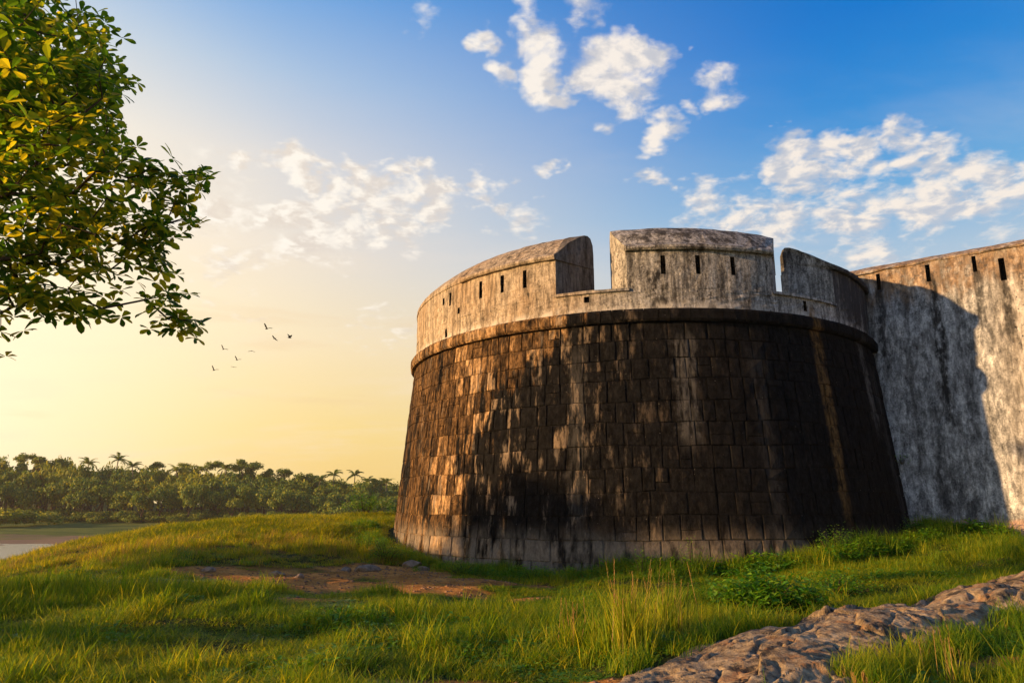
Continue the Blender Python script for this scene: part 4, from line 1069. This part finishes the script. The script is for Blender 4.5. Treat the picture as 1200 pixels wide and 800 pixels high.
# ------------------------------------------------------------------ far wood
def crown_mesh(name, seed, n, L, m, flat=.8, lob=7, spread=.95):
    """unit crown (radius about 1) of small leaf clumps gathered in lobes"""
    rg = prng(seed); V, F = [], []
    LB = []
    for _ in range(lob):
        a = rg.uniform(0, 6.283); r = rg.uniform(.15, .62); LB.append((Vector((r * math.cos(a), r * math.sin(a), rg.uniform(-.25, .55) * flat)), rg.uniform(.28, .5)))
    for k in range(n):
        c, rr = LB[k % lob]; v = Vector([rg.gauss(0, 1) for _ in range(3)]).normalized(); v.z = v.z if v.z > -.3 else -v.z * .5
        q = c + v * rr * (rg.random() ** .33) * Vector((1, 1, flat)).length / 1.6
        d = (v + Vector([rg.gauss(0, .6) for _ in range(3)])).normalized(); s = d.orthogonal().normalized(); s.rotate(Matrix.Rotation(rg.uniform(0, 6.283), 3, d)); t = d.cross(s)
        l = L * rg.uniform(.6, 1.5); b = len(V)
        for a_, b_ in ((-1, -.4), (.1, -1), (1, .2), (-.1, 1)): V.append(tuple(q + s * l * a_ + t * l * b_ + d * rg.uniform(-.02, .02)))
        F.append((b, b + 1, b + 2, b + 3))
    return make_mesh(name, V, F, m)
def trunk_mesh(name, seed, m=None):
    rg = prng(seed); V, F = [], []
    stem(V, F, Vector((0, 0, -.3)), Vector((rg.uniform(-.05, .05), 0, .55)), .06, .045, 6)
    for _ in range(4):
        a = rg.uniform(0, 6.283); stem(V, F, Vector((0, 0, rg.uniform(.35, .5))), Vector((.4 * math.cos(a), .4 * math.sin(a), rg.uniform(.8, 1.05))), .032, .012, 4)
    return make_mesh(name, V, F, m or M['bark'])
CRN = [crown_mesh('crown', 300 + i, 1500, .055, M['far_leaf'], .85, 8 + i) for i in range(4)]
CRL = [crown_mesh('crown', 320 + i, 1300, .055, M['far_leaf_light'], .7, 7 + i) for i in range(2)]
CRT = [crown_mesh('crown', 330 + i, 1100, .06, M['far_leaf'], 1.3, 6) for i in range(2)]
TRK = [trunk_mesh('trunk', 340 + i) for i in range(2)]
def far_tree(name, x, y, h, r, crown, k, label, group, rz, base=None, under=True):
    root = empty(name, (x, y, gh(x, y) if base is None else base), label, 'tree', group)
    c = link('crown', crown, root); zs_ = max(r, h * .60) if under else r * .95; c.location = (0, 0, h - zs_ * .74); c.scale = (r * 1.15, r, zs_); c.rotation_euler = (0, 0, rz)
    t = link('trunk', TRK[k % 2], root); s = max(h - r, 1.5) / 1.0; t.scale = (s * .8, s * .8, s)
    return root
def frond_mesh(name, seed, L=3.4):
    rg = prng(seed); V, F = [], []; n = 9; P = []
    for k in range(n + 1):
        t = k / n; P.append(Vector((L * t * (1 - .12 * t * t), 0, L * (.42 * t - .82 * t * t))))
    for k in range(n):
        stem(V, F, P[k], P[k + 1], .05 * (1 - k / n) + .012, .05 * (1 - (k + 1) / n) + .01, 3)
    for k in range(1, 2 * n + 1):
        t = k / (2 * n); i = min(int(t * n), n - 1); p = P[i].lerp(P[i + 1], t * n - i); ll = L * .26 * math.sin(math.pi * min(t * .85 + .12, 1)) + .12
        for sd in (-1, 1):
            e = p + Vector((ll * .45, sd * ll * .8, -ll * rg.uniform(.35, .75))); w_ = .11; b = len(V)
            V.extend([tuple(p - Vector((w_, 0, 0))), tuple(p + Vector((w_, 0, 0))), tuple(e)]); F.append((b, b + 1, b + 2))
    return make_mesh(name, V, F, M['far_leaf'])
FR = [frond_mesh('frond', 400 + i, 3.5 - .2 * i) for i in range(3)]
def palm(x, y, h, lab, seed):
    rg = prng(seed); root = empty('palm_tree', (x, y, gh(x, y)), lab, 'palm', 'coconut palms rising from the far wood')
    V, F = [], []; q = [Vector((0, 0, 0)), Vector((.15, 0, h * .35)), Vector((.1 + rg.uniform(-.6, .6), 0, h * .7)), Vector((rg.uniform(-1, 1), 0, h))]
    for a, b, r0, r1 in ((q[0], q[1], .30, .22), (q[1], q[2], .22, .18), (q[2], q[3], .18, .15)): stem(V, F, a, b, r0, r1, 6)
    link('trunk', make_mesh('trunk', V, F, M['palmtrunk']), root)
    n = 15
    for k in range(n):
        f = link('frond', FR[k % 3], root); f.location = q[3]; lift = rg.uniform(-.75, .25) if k % 3 else rg.uniform(-1.1, -.6)
        f.rotation_euler = (rg.uniform(-.2, .2), lift, 6.283 * k / n * 2.0 + rg.uniform(-.3, .3)); s = rg.uniform(.85, 1.1); f.scale = (s, s, s)

def P2W(px, d):                                  # sideways position at distance d for a picture column near the horizon
    return (px - 600) / 833 * d / 1.02
def far_wood():
    rg = prng(77)
    top = lambda px: np.interp(px, [-80, 0, 60, 130, 200, 290, 330, 400, 470, 560], [533, 536, 541, 545, 548, 549, 556, 563, 566, 568])   # skyline row of the wood
    ztop = lambda px, d: 1.7 + (590 - top(px)) / 833 * d / 1.03
    names = ['round-crowned', 'broad', 'spreading', 'bushy', 'dense']
    spots = ['at the left edge', 'above the river bend', 'over the green meadow', 'left of the tallest palm', 'below the tallest palm', 'right of the tallest palm', 'behind the crest of the mound', 'in the middle of the wood', 'before the twin palms', 'below the twin palms', 'near the bastion edge', 'right beside the bastion edge']
    def where(px):
        L = [(20, 'at the left edge of the picture'), (50, 'above the end of the river'), (85, 'above the pale meadow'), (118, 'left of the tallest palm'), (148, 'under the tallest palm'), (185, 'right of the tallest palm'),
             (225, 'behind the left slope of the mound'), (262, 'in the middle of the wood'), (300, 'under the dark tall treetops'), (345, 'right of the dark tall treetops'), (385, 'left of the twin palms'), (425, 'under the twin palms'), (460, 'beside the bastion edge'), (900, 'hidden mostly behind the bastion')]
        for m_, s in L:
            if px < m_: return s
    rows = [(203, .62, 'lowest', 'front'), (212, .78, 'low', 'second'), (224, .92, 'middle', 'third'), (238, 1.03, 'upper', 'skyline')]
    k = 0; made = []
    for ri, (d, fr, hw, rn) in enumerate(rows):
        px = -70 + ri * 9
        while px < 520:
            dd = d + rg.uniform(-4, 4); x = P2W(px, dd); g = gh(x, dd); zt = ztop(px, dd)
            h = max((zt - g) * (fr + rg.uniform(-.10, .05)), 4.0); r = rg.uniform(3.2, 5.2) * (.85 if ri == 0 else 1)
            light = rg.random() < (.30 if ri < 3 else .12); cr = rg.choice(CRL) if light else rg.choice(CRN)
            tone = 'light yellow green' if light else 'dark green'
            lab = '%s %s row tree, %s' % (tone, rn, where(px).replace(' of the picture', '').replace(' the dark tall', ' the tall').replace('behind the left slope of the', 'behind the left of the'))
            made.append((far_tree('broadleaf_tree', x, dd, h, r, cr, k, lab, 'broadleaf trees of the far wood', rg.uniform(0, 6.28)), px, ri))
            k += 1; px += r * 1.25 * 833 / dd
    by = {}
    for o, px, ri in made: by.setdefault(o['label'], []).append((px, o))
    for lab, L in by.items():
        if len(L) > 1:
            L.sort(key=lambda q: q[0]); nm = ['left one', 'right one'] if len(L) == 2 else ['left one', 'middle one', 'right one'] if len(L) == 3 else [q + ' from left' for q in ('first', 'second', 'third', 'fourth', 'fifth', 'sixth', 'seventh', 'eighth')]
            for i, (px, o) in enumerate(L):
                o['label'] = lab + ', ' + (nm[i] if i < len(nm) else 'one more')
    # tall dark tops standing out of the skyline
    for i, (px, py, r, lab) in enumerate([(25, 530, 2.6, 'flat topped tree standing out of the skyline at the far left'), (50, 534, 3.4, 'dark dome shaped treetop on the skyline left of the palms'), (66, 537, 1.8, 'small round treetop just right of the dark dome'),
                              (250, 541, 2.4, 'narrow dark treetop on the skyline left of the highest dark tops'), (278, 541, 2.6, 'dark feathery treetop left of the highest one'), (291, 537, 3.4, 'highest dark treetop in the middle of the wood'),
                              (312, 549, 2.6, 'dark treetop just right of the highest one'), (333, 550, 2.4, 'dark rounded top between the highest tree and the twin palms'), (355, 554, 2.6, 'dark treetop left of the twin palms'), (443, 560, 2.2, 'slim treetop close to the bastion'), (180, 541, 2.4, 'flat dark treetop right of the tallest palm'), (215, 543, 2.0, 'small dark treetop in the middle left skyline')]):
        d = 236; x = P2W(px, d); zt = 1.7 + (590 - py) / 833 * d / 1.03
        far_tree('tall_tree', x, d, zt - gh(x, d), r * 1.25, CRN[i % 4], i, lab, None, i * 1.3, None, False)
    for i, (px, py, s, lab) in enumerate([(132, 535, 1, 'tallest coconut palm, star shaped crown above the left part of the wood'), (100, 540, .95, 'coconut palm left of the tallest one'), (155, 543, .8, 'coconut palm just right of the tallest one'),
                                      (392, 553, .95, 'left one of the twin palms near the bastion'), (415, 553, .95, 'right one of the twin palms near the bastion'), (232, 547, .8, 'palm in the left middle skyline'), (263, 545, .8, 'palm left of the dark tall tops'),
                                      (430, 561, .7, 'small palm right of the twin palms'), (452, 562, .8, 'palm nearest to the bastion edge'), (372, 559, .7, 'small palm left of the twin palms'), (205, 548, .7, 'low palm head right of the small dark top')]):
        d = 232; x = P2W(px, d); zt = 1.7 + (590 - py) / 833 * d / 1.03; palm(x, d, zt - gh(x, d) - 1.0, lab, 500 + i)
    # bushes on the green bank at the far left and along the foot of the wood
    for i, (px, d, r, lab) in enumerate([(-10, 172, 3.4, 'bright green thicket at the very left above the river bank'), (12, 176, 3.6, 'rounded bright thicket on the left bank'), (35, 182, 3.2, 'low bright thicket right of the rounded one'), (58, 188, 2.6, 'small thicket at the right end of the bright ones'),
                                         (85, 196, 2.2, 'low dark bush at the foot of the wood behind the meadow'), (120, 197, 2.4, 'second low dark bush at the foot of the wood'), (160, 197, 2.4, 'low bush under the tallest palm'), (210, 197, 2.2, 'low bush behind the left mound crest'), (268, 196, 2.3, 'pale bush in front of the dark tops')]):
        x = P2W(px, d); o = link('thicket', CRL[i % 2] if i < 4 or i == 8 else CRN[i % 4]); o.location = (x, d, gh(x, d) + r * .25); r *= 1.5 if i < 4 else 1.1; o.scale = (r * 1.3, r, r * .8); o.rotation_euler = (0, 0, i); tag(o, lab, 'bush')
    # the rest of the wood, one mass behind and to the sides
    V, F = [], []; rs = np.random.RandomState(8); base = [(np.array([v.co[:] for v in m.vertices])) for m in CRN]
    nf = len(CRN[0].polygons); f0 = np.array([tuple(p.vertices) for p in CRN[0].polygons]); VV, FF = [], []; nv = 0
    for i in range(150):
        d = rs.uniform(248, 300); px = rs.uniform(-700, 1700)
        if i < 60: px = rs.uniform(-100, 620)
        x = P2W(px, d); r = rs.uniform(4.5, 7); z = gh(x, d) + rs.uniform(5, 9)
        if -80 < px < 560: z = min(z, float(ztop(px, d)) - r * .9)
        g = base[i % 4]; q = g[::2 if 0 else 1] * np.array([r * 1.3, r, r]) + np.array([x, d, z]); VV.append(q); FF.append(f0 + nv); nv += len(g)
    for i in range(150):
        d = rs.uniform(198, 207); px = -90 + 650 * i / 150 + rs.uniform(-3, 3); x = P2W(px, d); r = rs.uniform(1.6, 3.0); g = base[i % 4]; q = g * np.array([r * 1.2, r, r]) + np.array([x, d, gh(x, d) + r * .35]); VV.append(q); FF.append(f0 + nv); nv += len(g)
    tag(obj('woodland', np.vstack(VV), np.vstack(FF), M['far_leaf']), 'dense distant woodland behind the far trees', 'woodland', kind='stuff')
far_wood()

# ------------------------------------------------------------------ birds
def bird(px, py, roll, flap, yaw, s, lab):
    d = 60.; X = (px - 600) / 833.; Y = -(py - 400) / 833.; p = math.atan(190 / 833.); dy = math.cos(p) - Y * math.sin(p); dz = math.sin(p) + Y * math.cos(p)
    root = empty('bird', (X / dy * d, d, 1.7 + dz / dy * d), lab, 'bird', 'birds flying in a loose line'); root.rotation_euler = (0, roll, yaw); root.scale = (s, s, s)
    # body along +y: lathe with head, beak and fanned tail
    prof = [(-.26, .004, .035), (-.17, .012, .03), (-.10, .035, .035), (0, .05, .05), (.09, .045, .045), (.14, .028, .03), (.18, .032, .032), (.215, .02, .02), (.26, .003, .003)]; V, F = [], []
    for (y, rx, rz) in prof:
        for k in range(8): a = 6.283 * k / 8; V.append((rx * math.cos(a) * (1.0 if y > -.15 else 2.2), y, rz * math.sin(a) * (1 if y > -.15 else .2)))
    for i in range(len(prof) - 1):
        for k in range(8): F.append((i * 8 + k, i * 8 + (k + 1) % 8, i * 8 + 8 + (k + 1) % 8, i * 8 + 8 + k))
    F += [tuple(range(8))[::-1], tuple(range(len(V) - 8, len(V)))]
    link('body', make_mesh('body', V, F, M['bird'], True), root)
    for sd in (-1, 1):
        f1, f2 = flap if sd > 0 else (flap[1], flap[0]); V = []
        x1, z1 = .20 * math.cos(f1), .20 * math.sin(f1); x2, z2 = x1 + .24 * math.cos(f1 * .6), z1 + .24 * math.sin(f1 * .6)
        for (x, z, ya, yb) in ((.03, .02, .10, -.06), (x1, z1 + .02, .14, -.05), (x2, z2 + .02, .03, -.08)):
            for q in (.008, -.008): V += [(sd * x, ya, z + q), (sd * x, yb, z + q)]
        F = []
        for i in range(2): a = i * 4; F += [(a, a + 1, a + 5, a + 4), (a + 3, a + 2, a + 6, a + 7), (a, a + 4, a + 6, a + 2), (a + 1, a + 3, a + 7, a + 5)]
        F += [(0, 2, 3, 1), (8, 9, 11, 10)]
        link('wing', make_mesh('wing', V, F, M['bird']), root)
for b in [(313, 385, .5, (.9, .5), .9, 1.15, 'highest bird of the flock, wings raised in a V'), (322, 396.5, .5, (.1, .1), 1.1, .8, 'small gliding bird just below the highest one'), (339, 395.5, .2, (.7, .9), -.7, .95, 'bird at the right end of the flock with raised wings'),
          (295, 411, 0, (-.35, -.35), .3, .7, 'bird in the middle of the flock with wings bowed down'), (262, 409, .6, (.8, .5), .8, .9, 'bird at the upper left of the flock, tilted'), (278, 421.5, .5, (.9, .5), .9, .85, 'bird in the lower middle, wings raised, above the flat one'),
          (274, 430, .1, (.05, .05), .2, .55, 'smallest bird, seen nearly flat, low in the flock'), (251, 433.5, .5, (.9, .6), .9, .95, 'lowest bird at the left end of the flock')]: bird(*b)

# ------------------------------------------------------------------ evening haze
def haze():
    x0, x1, y0, y1, z0, z1 = -420, 420, -60, 420, -12, 24
    V = [(x, y, z) for z in (z0, z1) for (x, y) in ((x0, y0), (x1, y0), (x1, y1), (x0, y1))]
    F = [(3, 2, 1, 0), (4, 5, 6, 7), (0, 1, 5, 4), (1, 2, 6, 5), (2, 3, 7, 6), (3, 0, 4, 7)]
    m = bpy.data.materials.new('haze'); m.use_nodes = True; w = NT(m.node_tree)
    v = w.n('ShaderNodeVolumePrincipled'); v.inputs['Color'].default_value = (1, .90, .74, 1); v.inputs['Density'].default_value = .00021; v.inputs['Anisotropy'].default_value = .2
    o = w.n('ShaderNodeOutputMaterial'); w.t.links.new(v.outputs[0], o.inputs['Volume'])
    tag(obj('haze', V, F, m), 'thin warm evening haze over the far wood', 'haze', kind='stuff')
haze()
